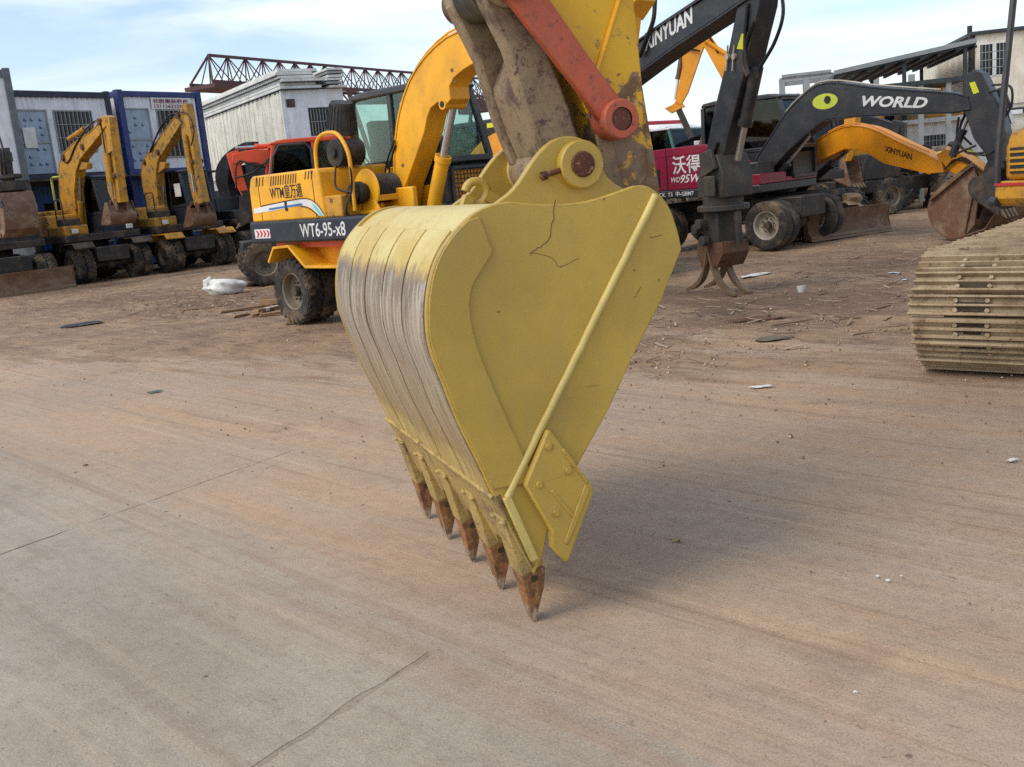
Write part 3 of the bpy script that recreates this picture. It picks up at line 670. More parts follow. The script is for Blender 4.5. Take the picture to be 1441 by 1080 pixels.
# boom (overhead), arm cylinder
boom = smoothpath([(5.05, 3.98), (4.3, 4.75), (3.3, 5.15), (2.5, 5.0), (1.8, 4.2), (1.0, 2.6), (.65, 1.55)], 4)
boom2 = smoothpath([(.25, 1.5), (.55, 2.8), (1.2, 4.5), (2.0, 5.45), (3.2, 5.72), (4.5, 5.1), (5.25, 4.15)], 4)
bo = H.p('boom', MB().prism(boom + boom2, -.27, .27), 'yellow', None, 0.01)
H.hyd((3.3, 0, 5.9), (5.5, 0, 4.72), .09, .6, 'yellow', bo)
for s in (1, -1): H.hyd((1.3, s*.42, 1.4), (2.3, s*.36, 4.6), .085, .55, 'yellow', bo)
for s in (-.45, .3): H.p('boom_foot', MB().box(.2, .8, s, s+.15, 1.1, 1.75), 'yellow', bo, 0.02)
# upper structure; only its front corner and hand rail show
hs = H.p('house', MB().prism([(-2.6, 1.1), (-2.75, 1.3), (-2.75, 2.1), (-2.6, 2.3), (.2, 2.2), (.3, 1.1)], -1.32, 1.32).box(.3, 1.45, -1.3, -.5, 1.1, 1.28), 'yellow_old', None, 0.03)
H.p('tool_box', MB().prism([(.3, 1.285), (.3, 1.66), (1.3, 1.66), (1.52, 1.60), (1.56, 1.5), (1.56, 1.285)], -1.30, -.55), 'yellow_old', hs, 0.03)
H.p('front_apron', MB().prism([(1.44, 1.1), (1.60, 1.12), (1.64, 1.17), (1.64, 1.25), (1.60, 1.282), (1.44, 1.282)], -1.32, -.4), 'yellow_old', hs, 0.02)
H.p('step_grille', MB().box(1.555, 1.575, -1.24, -.9, 1.33, 1.50), 'dark_metal', hs)
for k in range(4): H.p('grille_slat', MB().box(1.574, 1.582, -1.24, -.9, 1.345+.04*k, 1.36+.04*k), 'yellow_old', hs)
H.p('red_stripe', MB().box(1.60, 1.647, -1.3, -.4, 1.255, 1.272), 'red_ink', hs)
H.p('hand_rail', MB().tube(smoothpath([(1.62, -1.30, 1.12), (1.60, -1.31, 1.5), (1.44, -1.33, 2.6), (1.40, -1.33, 2.9), (1.30, -1.33, 3.0), (.9, -1.33, 3.0)], 4), .022, 8).cyl((1.63, -1.335, 1.15), (1.63, -1.28, 1.15), .035, seg=12), 'cab_grey', hs)
H.p('cab', MB().prism([(-.4, 1.1), (-.4, 2.9), (1.1, 2.95), (1.5, 2.2), (1.5, 1.1)], .45, 1.35), 'cab_grey', hs, 0.04)
for yy in (.44, 1.355): H.p('window_pane', MB().prism([(-.25, 1.9), (-.25, 2.75), (1.02, 2.8), (1.36, 2.15), (1.36, 1.9)], yy, yy+.006), 'glass_dark', hs)
H.p('slew_ring', MB().cyl((0, 0, .85), (0, 0, 1.1), .75, seg=40), 'dark_metal', hs)
# tracks (own frame: x forward along the track)
TD = Vector((-0.66, -0.75, 0)).normalized(); TL = Vector((-TD.y, TD.x, 0)); TP = gnd(1279, 533)
def toH(p):
    d = Vector(p) - H.O; return (d.dot(H.d), d.dot(H.l), d.z)
def track(origin):
    """origin: ground point under the front edge, outer-left corner; built along -TD"""
    Wd, hh, Ln = .80, .84, 3.9; rr = hh/2
    def q(x, y, z): w = origin + TD*x + TL*y; return toH((w.x, w.y, z))
    root = H.p('track_frame', MB().add([q(x, y, z) for x in (-rr-.2, -Ln+rr+.2) for y in (.22, .58) for z in (.2, .68)], [(0, 1, 3, 2), (4, 6, 7, 5), (0, 4, 5, 1), (2, 3, 7, 6), (0, 2, 6, 4), (1, 5, 7, 3)]), 'track_dark')
    for xx in (-rr, -Ln+rr):
        c = q(xx, .2, rr); d = q(xx, .6, rr); H.p('idler_wheel', MB().cyl(c, d, rr-.11, seg=28), 'track_dark', root)
    path = []; straight = Ln-2*rr; per = 2*straight+2*math.pi*rr; N = 52; pitch = per/N
    def loc(s):
        s = s % per
        if s < straight: return (-Ln+rr+s, hh, 0.0)
        s -= straight
        if s < math.pi*rr: a = s/rr; return (-rr+rr*math.sin(a), rr+rr*math.cos(a), a)
        s -= math.pi*rr
        if s < straight: return (-rr-s, 0.0, math.pi)
        s -= straight; a = s/rr; return (-Ln+rr-rr*math.sin(a), rr-rr*math.cos(a), math.pi+a)
    for k in range(N):
        x, z, a = loc((k+.5)*pitch); t = Vector((math.cos(a), -math.sin(a))); n = Vector((math.sin(a), math.cos(a)))
        hp = pitch/2-.014
        prof = [(-hp, -.045), (-hp, -.012), (-hp+.004, .018), (-hp+.018, .018), (-hp+.024, -.024), (-.013, -.024), (-.006, .012), (.006, .012), (.013, -.024), (hp-.026, -.024), (hp-.018, .006), (hp-.004, .006), (hp, -.012), (hp, -.045)]
        j = random.Random(k).uniform(-.012, .012)
        def pt(c, y): w = Vector((x, z)) + t*c[0] + n*(c[1]-.012); return q(w.x, y, max(w.y, .0))
        vs = [pt(c, 0+j) for c in prof] + [pt(c, Wd+j) for c in prof]; np_ = len(prof)
        fs = [tuple(range(np_)), tuple(range(2*np_-1, np_-1, -1))] + [(i, (i+1) % np_, (i+1) % np_+np_, i+np_) for i in range(np_)]
        so_ = H.p('track_shoe', MB().add(vs, fs), 'track_steel', root)
        if x > -1.0 and z > 0.1:
            H.p('shoe_slot', MB().add([pt((c, .0+dz), y) for dz in (-.030, -.022) for c, y in ((.018, Wd/2-.055), (.05, Wd/2-.055), (.05, Wd/2+.055), (.018, Wd/2+.055))], [(0, 1, 2, 3), (7, 6, 5, 4), (0, 4, 5, 1), (1, 5, 6, 2), (2, 6, 7, 3), (3, 7, 4, 0)]), 'crack_dark', root)
            for yy in (Wd/2-.10, Wd/2+.10):
                for c in (-.03, .035): H.p('shoe_bolt', MB().cyl(pt((c, -.02), yy), pt((c, .006), yy), .016, seg=6), 'track_steel', root)
    link = MB()
    for k in range(N):
        x, z, a = loc((k+.5)*pitch); n = Vector((math.sin(a), math.cos(a))); w = Vector((x, z)) - n*.07
        link.add([q(w.x+dx, y, max(.01, w.y+dz)) for dx in (-.05, .05) for y in (.3, .5) for dz in (-.03, .03)], [(0, 1, 3, 2), (4, 6, 7, 5), (0, 4, 5, 1), (2, 3, 7, 6), (0, 2, 6, 4), (1, 5, 7, 3)])
    H.p('track_chain', link, 'track_dark', root)
    return root
track(TP - TD*0.0)
track(TP + TL*2.75)
def q0(x, y, z):
    w = TP + TD*x + TL*y; return toH((w.x, w.y, z))
H.p('undercarriage', MB().add([q0(x, y, z) for x in (-2.8, -1.0) for y in (.5, 2.9) for z in (.42, .86)], [(0, 1, 3, 2), (4, 6, 7, 5), (0, 4, 5, 1), (2, 3, 7, 6), (0, 2, 6, 4), (1, 5, 7, 3)]), 'track_dark')
# ------------------------------------------------------------------ shared machine parts
def tyre_mesh(R=.43, w=.225, lug=True):
    r_ = R*.56; k = R/.43
    prof = [(r_, -w*.36), (r_*1.06, -w*.44), (R*.78, -w*.5), (R*.92, -w*.47), (R*.955, -w*.40), (R*.965, 0), (R*.955, w*.40), (R*.92, w*.47), (R*.78, w*.5), (r_*1.06, w*.44), (r_, w*.36)]
    mb = MB().lathe(prof, (0, 0, 0), (0, 1, 0), 32)
    if lug:
        n = 24
        for i in range(n):
            for s in (-1, 1):
                a0 = 2*math.pi*(i+(.5 if s > 0 else 0))/n; vs = []
                for (yy, da, rr0, rr1) in ((s*w*.04, .10, R*.95, R), (s*w*.47, -.03, R*.90, R*.985)):
                    for rr in (rr0, rr1):
                        for e in (-.052, .052):
                            a = a0+da+e; vs.append((rr*math.cos(a), yy, rr*math.sin(a)))
                mb.add(vs, [(0, 1, 3, 2), (4, 6, 7, 5), (0, 4, 5, 1), (2, 3, 7, 6), (0, 2, 6, 4), (1, 5, 7, 3)])
                vs = []
                for (rr, e) in ((R*.80, .04), (R*.93, .055)):
                    for sd in (-1, 1):
                        for yy in (s*w*.47, s*w*.52): a = a0+sd*e; vs.append((rr*math.cos(a), yy, rr*math.sin(a)))
                mb.add(vs, [(0, 1, 3, 2), (4, 6, 7, 5), (0, 4, 5, 1), (2, 3, 7, 6), (0, 2, 6, 4), (1, 5, 7, 3)])
    me = mb.mesh('tyre', 40); me.materials.append(MATS['rubber']); return me
def rim_mesh(mat, R=.43, w=.225, s=1):
    r_ = R*.575
    mb = MB().lathe([(r_, -w*.38), (r_*.97, -w*.42), (r_*.90, -w*.36), (r_*.86, -w*.1), (r_*.82, w*.05), (r_*.35, w*.1), (r_*.32, -w*.02), (0.002, -w*.04)], (0, 0, 0), (0, s, 0), 28)
    mb.lathe([(r_, w*.38), (r_*.9, w*.36), (r_*.84, w*.06)], (0, 0, 0), (0, s, 0), 28)
    me = mb.mesh('rim', 40); me.materials.append(MATS[mat]); return me
def hub_mesh(s=1):
    mb = MB().cyl((0, 0, 0), (0, s*-.07, 0), .075, .06, 14)
    for k in range(8):
        a = k*math.pi/4; mb.cyl((.115*math.cos(a), 0, .115*math.sin(a)), (.115*math.cos(a), -s*.03, .115*math.sin(a)), .013, seg=6)
    me = mb.mesh('hub', 40); me.materials.append(MATS['dark_metal']); return me
TY = tyre_mesh(); TYP = tyre_mesh(lug=False)
RIM = {(m_, s): rim_mesh(m_, s=s) for m_ in ('rim_grey', 'rim_light') for s in (1, -1)}
HUB = {s: hub_mesh(s) for s in (1, -1)}
def wheel(T, x, y, side, rim='rim_grey', tyre=None, R=.43, turn=0.0):
    """side -1: outer face looks to -y"""
    w_ = obj('wheel', RIM[(rim, -side)], None, T.e); w_.location = (x, y, R); sc = R/.43; w_.scale = (sc, sc, sc)
    w_.rotation_euler = (0, random.uniform(0, 6), turn)
    t_ = obj('tyre', tyre or TY, None, w_)
    obj('hub', HUB[-side], None, w_)
    return w_
def chassis(T, xs=(-1.1, 1.1), rim='rim_grey', tyre=None, frame='dark_metal', hw=.87, dual=True, R=.43):
    c = T.p('chassis', MB().box(xs[0]-.35, xs[1]+.35, -.42, .42, .50, .86).cyl((0, 0, .84), (0, 0, 1.06), .48, seg=28), frame, None, 0.02)
    for x in xs:
        T.p('axle', MB().cyl((x, -.75, R), (x, .75, R), .085, seg=14).blob((x, 0, R), (.19, .16, .17), 3, .05, 2), frame, c)
        for s in (-1, 1):
            wheel(T, x, s*hw, s, rim, tyre, R)
            if dual: wheel(T, x, s*(hw-.245), s, rim, tyre, R)
    return c
def cab(T, x0, x1, y0, y1, z0, z1, frame='cab_grey', roof=None, glass='glass', belt=.42, slant=.28, par=None, panel=None):
    zb = z0 + (z1-z0)*belt
    A = [(x0, z0), (x0+.03, z1-.05), (x0+.10, z1), (x1-slant-.06, z1), (x1-slant, z1-.07), (x1, zb), (x1-.02, z0)]
    A = A[:3] + A[3:]
    b = .075; mb = MB()
    for y in (y0+b/2, y1-b/2):
        for i in range(len(A)): 
            p, q = A[i], A[(i+1) % len(A)]
            mb.beam((p[0], y, p[1]), (q[0], y, q[1]), b, b, (0, 1, 0))
        xm = x0+(x1-x0)*.46; mb.beam((xm, y, zb), (xm+.02, y, z1-.02), b, b*.9, (0, 1, 0)); mb.beam((x0, y, zb), (x1, y, zb), b, b, (0, 1, 0))
    for p in ((x0, z0), (x0+.05, z1-.03), (x0, zb), (x1-slant, z1-.04), (x1, zb), (x1, z0)): mb.beam((p[0], y0+.02, p[1]), (p[0], y1-.02, p[1]), b, b, (0, 0, 1))
    c = T.p('cab', mb, frame, par, 0.012)
    T.p('cab_roof', MB().prism([(x0+.0, z1-.03), (x0+.06, z1+.03), (x0+.3, z1+.055), (x1-slant-.2, z1+.05), (x1-slant+.06, z1-.0), (x1-slant+.04, z1-.04)], y0-.015, y1+.015), roof or frame, c, 0.02)
    pm = panel or frame
    for y in (y0+.012, y1-.032): T.p('lower_panel', MB().prism([(x0+.02, z0+.02), (x0+.02, zb), (x1-.02, zb), (x1-.04, z0+.02)], y, y+.02), pm, c)
    T.p('lower_panel', MB().box(x0+.01, x0+.03, y0+.03, y1-.03, z0, zb), pm, c)
    T.p('lower_panel', MB().box(x1-.04, x1-.02, y0+.03, y1-.03, z0, zb-.1), pm, c)
    T.p('cab_floor', MB().box(x0, x1-.04, y0+.03, y1-.03, z0, z0+.05), 'dark_metal', c)
    xm = x0+(x1-x0)*.46
    for y in (y0+.03, y1-.036):
        T.p('window_pane', MB().prism([(x0+.03, zb), (x0+.05, z1-.05), (xm, z1-.03), (xm, zb)], y, y+.006), glass, c)
        T.p('window_pane', MB().prism([(xm, zb), (xm, z1-.03), (x1-slant-.02, z1-.05), (x1-.02, zb)], y, y+.006), glass, c)
    T.p('windscreen', MB().add([(x1-.0, y0+.04, zb), (x1-.0, y1-.04, zb), (x1-slant, y1-.04, z1-.06), (x1-slant, y0+.04, z1-.06), (x1-.006, y0+.04, zb), (x1-.006, y1-.04, zb), (x1-slant-.006, y1-.04, z1-.06), (x1-slant-.006, y0+.04, z1-.06)], [(0, 1, 2, 3), (7, 6, 5, 4), (0, 4, 5, 1), (1, 5, 6, 2), (2, 6, 7, 3), (3, 7, 4, 0)]), glass, c)
    T.p('rear_window', MB().box(x0+.03, x0+.036, y0+.05, y1-.05, zb, z1-.06), glass, c)
    ym = (y0+y1)/2; xs_ = x0+.42
    T.p('seat', MB().box(xs_-.25, xs_+.25, ym-.24, ym+.24, z0+.3, z0+.48).prism([(xs_-.25, z0+.45), (xs_-.34, z0+1.15), (xs_-.22, z0+1.17), (xs_-.12, z0+.45)], ym-.23, ym+.23), 'seat_black', c, 0.03)
    for yy in (ym-.34, ym+.34): T.p('control_console', MB().box(xs_-.2, xs_+.35, yy-.07, yy+.07, z0+.05, z0+.62).cyl((xs_+.3, yy, z0+.6), (xs_+.36, yy, z0+.86), .018, seg=8), 'seat_black', c, 0.015)
    return c
def small_bucket(T, px, pz, s, ang, width, mat, teeth=4, yc=0.0, flip=1, name='bucket', parent=None):
    """bucket hung by its pin at (px, pz): the common cheek outline scaled, turned and thickened"""
    c0 = Vector((.45, 1.5)); ca, sa = math.cos(ang), math.sin(ang)
    def f(u, z):
        a, b = (u-c0.x)*s*flip, (z-c0.y)*s; return (px + a*ca - b*sa, pz + a*sa + b*ca)
    bp = [f(*q) for q in back[::2]]; fr = [f(*q) for q in ((.679, 1.296), (.35, .79), (.035, .26))]
    root = T.p(name, MB().strip(bp, yc-width/2, yc+width/2, .02*flip).strip([bp[-1], f(.30, 1.40), f(.5, 1.42)], yc-width/2, yc+width/2, .02), mat, parent, smooth=60)
    tp = [f(*q) for q in top[1::3]]
    for sd in (-1, 1): T.p('side_plate', MB().prism(bp+tp+fr, yc+sd*(width/2-.004), yc+sd*(width/2+.016)), mat, root)
    for sd in (-1, 1):
        T.p('hinge_ear', MB().prism([f(*q) for q in ((.1, 1.48), (.36, 1.68), (.5, 1.75), (.62, 1.66), (.8, 1.49), (.5, 1.38))], yc+sd*.10*s/.5, yc+sd*.13*s/.5), mat, root)
    for k in range(teeth):
        y = yc - width/2 + width*(k+.5)/teeth; hw = .035*s/.5
        a, b, c_ = f(-.03, .30), f(.09, .30), f(.06, .02)
        T.p('tooth', MB().add([(a[0], y-hw, a[1]), (a[0], y+hw, a[1]), (b[0], y+hw, b[1]), (b[0], y-hw, b[1]), (c_[0], y-hw*.6, c_[1]), (c_[0], y+hw*.6, c_[1])], [(0, 1, 2, 3), (0, 4, 5, 1), (2, 5, 4, 3), (0, 3, 4), (1, 5, 2)]), 'tine', root)
    return root
def blade(T, x, half, z0=.06, h=.5, mat='dozer_brown', yc=0.0):
    ol = [(x+.10, z0), (x+.13, z0+.02), (x+.05, z0+h*.3), (x+.03, z0+h*.62), (x+.09, z0+h), (x+.05, z0+h), (x-.02, z0+h*.62), (x+.0, z0+h*.28)]
    r = T.p('dozer_blade', MB().prism(ol, yc-half, yc+half), mat, None, 0.006)
    for s in (-1, 1):
        T.p('blade_cheek', MB().prism([(x+.12, z0-.01), (x+.06, z0+h*.3), (x+.04, z0+h*.62), (x+.10, z0+h+.02), (x-.06, z0+h*.9), (x-.06, z0+.05)], yc+s*half, yc+s*(half+.02)), mat, r)
        T.p('push_arm', MB().beam((x, yc+s*.35, z0+.2), (x-.75, yc+s*.35, .55), .09, .11), 'dark_metal', r, 0.01)
    T.p('cutting_edge', MB().prism([(x+.11, z0-.03), (x+.135, z0-.02), (x+.105, z0+.08), (x+.085, z0+.08)], yc-half, yc+half), 'tine', r)
    return r
def hoses(T, runs, r=.016, parent=None):
    for P in runs: T.p('hose', MB().tube(smoothpath(P, 6), r, 6), 'hose', parent, smooth=60)
def flange(T, ol, y0, y1, parent, mat, th=.018, lip=.012):
    """top/bottom flange plates that overhang the boom side webs"""
    T.p('flange', MB().strip(ol, y0-lip, y1+lip, th), mat, parent, smooth=50)
# ------------------------------------------------------------------ yellow wheeled excavator with a winch (behind the bucket)
A_ = gnd(428, 455)
T = Thing('wheeled_excavator', 'yellow wheeled excavator with navy skirt, winch drum and dark grey cab behind the big bucket', 'excavator', A_, (-1.1, -.85), group='wheeled excavators parked in the yard')
chassis(T, (-1.1, 1.25))
T.p('fender', MB().strip([(-1.52, .80), (-1.36, .985), (-1.02, 1.0), (-.68, .735), (.55, .735)], -1.0, -.45, .035).prism([(-1.02, 1.0), (-.68, .735), (.55, .735), (.55, .99)], -.62, -.58), 'yellow', None, 0.006)
T.p('fender', MB().strip([(-1.52, .80), (-1.36, .985), (-1.02, 1.0), (-.68, .735), (.55, .735)], .45, 1.0, .035), 'yellow', None, 0.006)
hs = T.p('house', MB().prism([(-1.86, 1.34), (-1.84, 1.78), (-1.78, 1.90), (-1.72, 1.935), (-.24, 1.935), (-.20, 1.90), (-.14, 1.34)], -.95, .12).prism([(-1.86, 1.34), (-1.84, 1.78), (-1.78, 1.90), (-1.72, 1.935), (-.95, 1.935), (-.95, 1.34)], .12, .95), 'yellow', None, 0.025)
T.p('front_panel', MB().box(-.2, .18, -.93, -.62, 1.34, 1.60), 'yellow_old', hs, 0.02)
T.p('skirt', MB().box(-1.92, 1.05, -.975, .975, 1.06, 1.345), 'navy', hs, 0.03)
T.p('underframe', MB().box(-1.6, 1.0, -.8, .8, .98, 1.07), 'orange', hs)
for k in range(3): T.p('louvre', MB().prism([(-1.66+.08*k, 1.80), (-1.64+.08*k, 1.80), (-1.60+.08*k, 1.915), (-1.62+.08*k, 1.915)], -.954, -.949), 'black_ink', hs)
for k in range(11): T.p('louvre', MB().prism([(-1.30+.058*k, 1.79), (-1.282+.058*k, 1.79), (-1.242+.058*k, 1.905), (-1.26+.058*k, 1.905)], -.954, -.949), 'black_ink', hs)
for k in range(3): T.p('louvre', MB().prism([(-.50+.07*k, 1.82), (-.482+.07*k, 1.82), (-.442+.07*k, 1.915), (-.46+.07*k, 1.915)], -.954, -.949), 'black_ink', hs)
for x in (-1.60, -.34): T.p('panel_seam', MB().box(x-.005, x+.005, -.9535, -.949, 1.36, 1.92), 'black_ink', hs)
T.p('door_catch', MB().box(-1.02, -.96, -.957, -.949, 1.46, 1.58), 'black_ink', hs)
sw_ = [(-1.78, 1.52), (-1.3, 1.555), (-.9, 1.575), (-.62, 1.585), (-.45, 1.57), (-.30, 1.50), (-.17, 1.37)]; sw2 = [(-.27, 1.37), (-.38, 1.44), (-.50, 1.49), (-.65, 1.51), (-.9, 1.50), (-1.3, 1.478), (-1.78, 1.455)]
T.p('swoosh_decal', MB().prism(smoothpath(sw_, 3)+smoothpath(sw2, 3), -.955, -.950), 'white_ink', hs)
T.p('swoosh_decal', MB().prism(smoothpath([(-1.4, 1.51), (-.9, 1.53), (-.62, 1.54)], 3)+[(-.60, 1.515), (-.9, 1.505), (-1.4, 1.485)], -.957, -.952), 'decal_blue', hs)
T.p('swoosh_decal', MB().prism([(-.40, 1.54), (-.30, 1.48), (-.19, 1.37), (-.26, 1.37), (-.36, 1.47)], -.957, -.952), 'decal_teal', hs)
T.p('swoosh_outline', MB().tube([(x, -.955, z) for x, z in smoothpath([(-1.6, 1.545), (-1.3, 1.565), (-.9, 1.586), (-.62, 1.597), (-.44, 1.58), (-.29, 1.51), (-.17, 1.385)], 3)], .006, 5), 'black_ink', hs)
T.p('swoosh_outline', MB().tube([(x, -.955, z) for x, z in smoothpath([(-.28, 1.36), (-.39, 1.43), (-.51, 1.48), (-.66, 1.503)], 3)], .006, 5), 'black_ink', hs)
T.text('WTM皇万通', -1.33, -.952, 1.63, .185, 'black_ink', hs, ang=.0, sx=.74, bold=.008)
T.text('WT6-95-x8', -.70, -.977, 1.125, .235, 'white_ink', hs, sx=.86, bold=.008)
ch = T.p('chevron_plate', MB().box(-1.80, -1.42, -.979, -.974, 1.13, 1.25), 'white_ink', hs)
for k in range(4): T.p('chevron', MB().prism([(-1.76+.085*k, 1.145), (-1.72+.085*k, 1.19), (-1.76+.085*k, 1.235), (-1.72+.085*k, 1.235), (-1.68+.085*k, 1.19), (-1.72+.085*k, 1.145)], -.982, -.978), 'red_ink', hs)
# hoop rail, air cleaner, exhaust
T.p('hoop_rail', MB().tube([(x, -.82, z) for x, z in smoothpath([(-.40, 1.60), (-.40, 1.93), (-.37, 2.18), (-.24, 2.31), (-.02, 2.33), (.14, 2.28), (.28, 2.08), (.30, 1.80), (.28, 1.40)], 4)], .024, 8), 'yellow', hs)
T.p('air_cleaner', MB().cyl((-.22, -.62, 2.10), (-.22, -.30, 2.10), .16, seg=22).cyl((-.22, -.66, 2.10), (-.22, -.60, 2.10), .17, seg=22).cyl((-.22, -.70, 2.1), (-.22, -.64, 2.1), .06, seg=12), 'dark_metal', hs, 0.01)
T.p('exhaust_pipe', MB().tube([(-.25, -.3, 2.2), (-.25, -.35, 2.42), (-.22, -.42, 2.52)], .05, 10).tube([(-.55, -.2, 1.9), (-.5, -.3, 2.3), (-.28, -.3, 2.35)], .03, 8), 'tine', hs)
# winch
wn = T.p('winch_frame', MB().box(-.05, .55, -.66, -.12, 1.345, 1.39).prism([(.05, 1.39), (.10, 1.50), (.42, 1.50), (.5, 1.39)], -.62, -.59).prism([(.05, 1.39), (.10, 1.50), (.42, 1.50), (.5, 1.39)], -.16, -.13).beam((.45, -.6, 1.52), (.45, -.14, 1.52), .05, .07), 'yellow', None, 0.008)
for y in (-.60, -.17): T.p('drum_flange', MB().lathe([(.05, -.012), (.235, -.012), (.245, 0), (.235, .012), (.05, .012)], (.27, y, 1.63), (0, 1, 0), 32, True), 'yellow', wn)
T.p('rope_drum', MB().cyl((.27, -.59, 1.63), (.27, -.18, 1.63), .165, seg=28), 'dark_metal', wn)
for k in range(16): T.p('rope_turn', MB().lathe([(.165+.011*math.cos(a*.785), .011*math.sin(a*.785)) for a in range(8)], (.27, -.575+.0255*k, 1.63), (0, 1, 0), 20, True), 'dark_metal', wn, smooth=80)
T.p('gear', MB().cyl((.24, -.80, 1.60), (.24, -.62, 1.60), .11, seg=18).cyl((.24, -.76, 1.60), (.24, -.68, 1.60), .135, seg=24), 'hose', wn, smooth=20)
hoses(T, [[(-.02, -.80, 1.95), (-.0, -.86, 1.75), (.06, -.86, 1.66), (.22, -.8, 1.62)], [(.25, -.82, 1.6), (.25, -.9, 1.5), (.22, -.9, 1.40), (.15, -.85, 1.36)], [(.28, -.82, 2.0), (.32, -.84, 1.8), (.29, -.84, 1.62), (.24, -.82, 1.55)]], .014, wn)
# cab
cab(T, -.92, .86, .14, .95, 1.345, 2.80, 'cab_grey', 'cab_grey', 'glass', .38, .26)
gm = T.p('front_guard', MB().box(.90, .93, .20, .23, 1.36, 1.80).box(.90, .93, .87, .90, 1.36, 1.80).box(.90, .93, .2, .9, 1.78, 1.81), 'cab_grey')
for k in range(12): T.p('guard_bar', MB().cyl((.915, .235+.055*k, 1.36), (.915, .235+.055*k, 1.79), .006, seg=5), 'dark_metal', gm)
for k in range(8): T.p('guard_bar', MB().cyl((.92, .21, 1.40+.052*k), (.92, .89, 1.40+.052*k), .006, seg=5), 'dark_metal', gm)
T.p('guard_panel', MB().box(.885, .893, .22, .88, 1.38, 1.76), 'orange_yellow', gm)
# boom
bl = T.S(-.2, [(560, 292), (556, 240), (557, 200), (563, 158), (577, 115), (598, 82), (628, 54), (660, 41), (700, 30)]) + [(3.2, 3.36), (4.12, 3.22)]
br = [(4.16, 3.10), (4.0, 2.96), (3.2, 2.98)] + T.S(-.2, [(700, 72), (675, 84), (652, 98)]) + T.S(-.2, [(638, 110), (632, 122), (634, 140), (626, 150), (616, 144), (606, 152), (601, 165), (597, 186), (588, 212), (578, 240), (570, 262), (566, 292)])
bl = smoothpath(bl, 2); bm_ = T.p('boom', MB().prism(bl+br, -.2, .10), 'yellow', None, 0.008)
flange(T, [(x, z) for x, z in bl], -.2, .10, bm_, 'yellow')
hb_ = T.S(-.2, [(623, 147)])[0]; T.p('boom_boss', MB().cyl((hb_[0], -.21, hb_[1]), (hb_[0], .11, hb_[1]), .06, seg=20), 'yellow', bm_); T.p('boom_pin', MB().cyl((hb_[0], -.214, hb_[1]), (hb_[0], .114, hb_[1]), .036, seg=16), 'hose', bm_)
for q in T.S(-.2, [(567, 233), (636, 99), (640, 115)]): T.p('pin_hole', MB().cyl((q[0], -.204, q[1]), (q[0], -.199, q[1]), .022, seg=12), 'rusty', bm_)
T.hyd((.72, -.06, 1.15), (hb_[0], -.05, hb_[1]-.04), .085, .60, 'yellow', bm_)
T.p('boom_foot', MB().box(.1, .75, -.30, -.22, 1.3, 1.62), 'yellow', bm_, 0.02)
T.p('boom_foot', MB().box(.1, .75, .12, .20, 1.3, 1.62), 'yellow', bm_, 0.02)
hoses(T, [[(x, -.215, z) for x, z in T.S(-.2, [(560, 285), (549, 250), (552, 225), (558, 205)])], [(x, -.23, z) for x, z in T.S(-.2, [(556, 288), (545, 250), (549, 222), (558, 198)])]], .012, bm_)
T.p('pipe', MB().tube([(x+.0, -.16, z+.06) for x, z in bl[4:]], .014, 6), 'yellow', bm_)
# stick folded down behind the front machine
stk = T.p('stick', MB().prism([(3.75, 3.35), (4.10, 3.3), (3.95, 2.7), (3.75, 1.2), (3.6, 1.15), (3.55, 1.3), (3.65, 2.6)], -.15, .05), 'yellow', None, 0.008)
small_bucket(T, 3.6, 1.2, .5, math.radians(15), .6, 'rusty_bucket', 4, -.05, flip=-1)
pb_ = Thing('plastic_bucket', 'black ribbed plastic bucket upturned over the exhaust of the yellow excavator', 'bucket', T.O + T.d*(-.36) + T.l*(-.42), (0, 0))
mbk = MB().lathe([(.002, .36), (.135, .36), (.14, .345), (.185, .03), (.195, 0), (.185, -.01), (.178, .02), (.13, .345), (.002, .35)], (0, 0, 2.36), (.30, -.05, 1), 32)
pk = pb_.p('pail', mbk, 'plastic_black')
for k in range(24):
    a = 2*math.pi*k/24; d_ = Vector((.30, -.05, 1)).normalized(); u_ = d_.cross(Vector((0, 0, 1))).normalized(); c_ = u_.cross(d_); r_ = u_*math.cos(a)+c_*math.sin(a); o_ = Vector((0, 0, 2.36))
    pb_.p('rib', MB().beam(o_+r_*.188+d_*.04, o_+r_*.145+d_*.33, .012, .01, tuple(r_)), 'plastic_black', pk)
WT = T
# ------------------------------------------------------------------ the other parked machines
GRP = 'wheeled excavators parked in the yard'
def house(T, paint, belt='navy', x0=-1.55, z1=1.85, x1=.95, step=-.1):
    h = T.p('house', MB().prism([(x0, 1.2), (x0+.03, z1-.12), (x0+.12, z1), (step, z1), (step+.06, z1-.05), (step+.1, 1.2)], -.95, -.02).prism([(x0, 1.2), (x0+.03, z1-.12), (x0+.12, z1), (-.98, z1), (-.98, 1.2)], -.02, .95).box(step, x1, -.95, -.35, 1.2, 1.45), paint, None, 0.03)
    T.p('skirt', MB().box(x0-.05, x1+.03, -.97, .97, 1.03, 1.205), belt, h, 0.02)
    return h
def boomset(T, ol, y0, y1, mat, st=None, st_mat=None):
    b = T.p('boom', MB().prism(ol, y0, y1), mat, None, 0.008)
    s_ = T.p('stick', MB().prism(st, y0+.03, y1-.03), st_mat or mat, None, 0.008) if st else None
    return b, s_
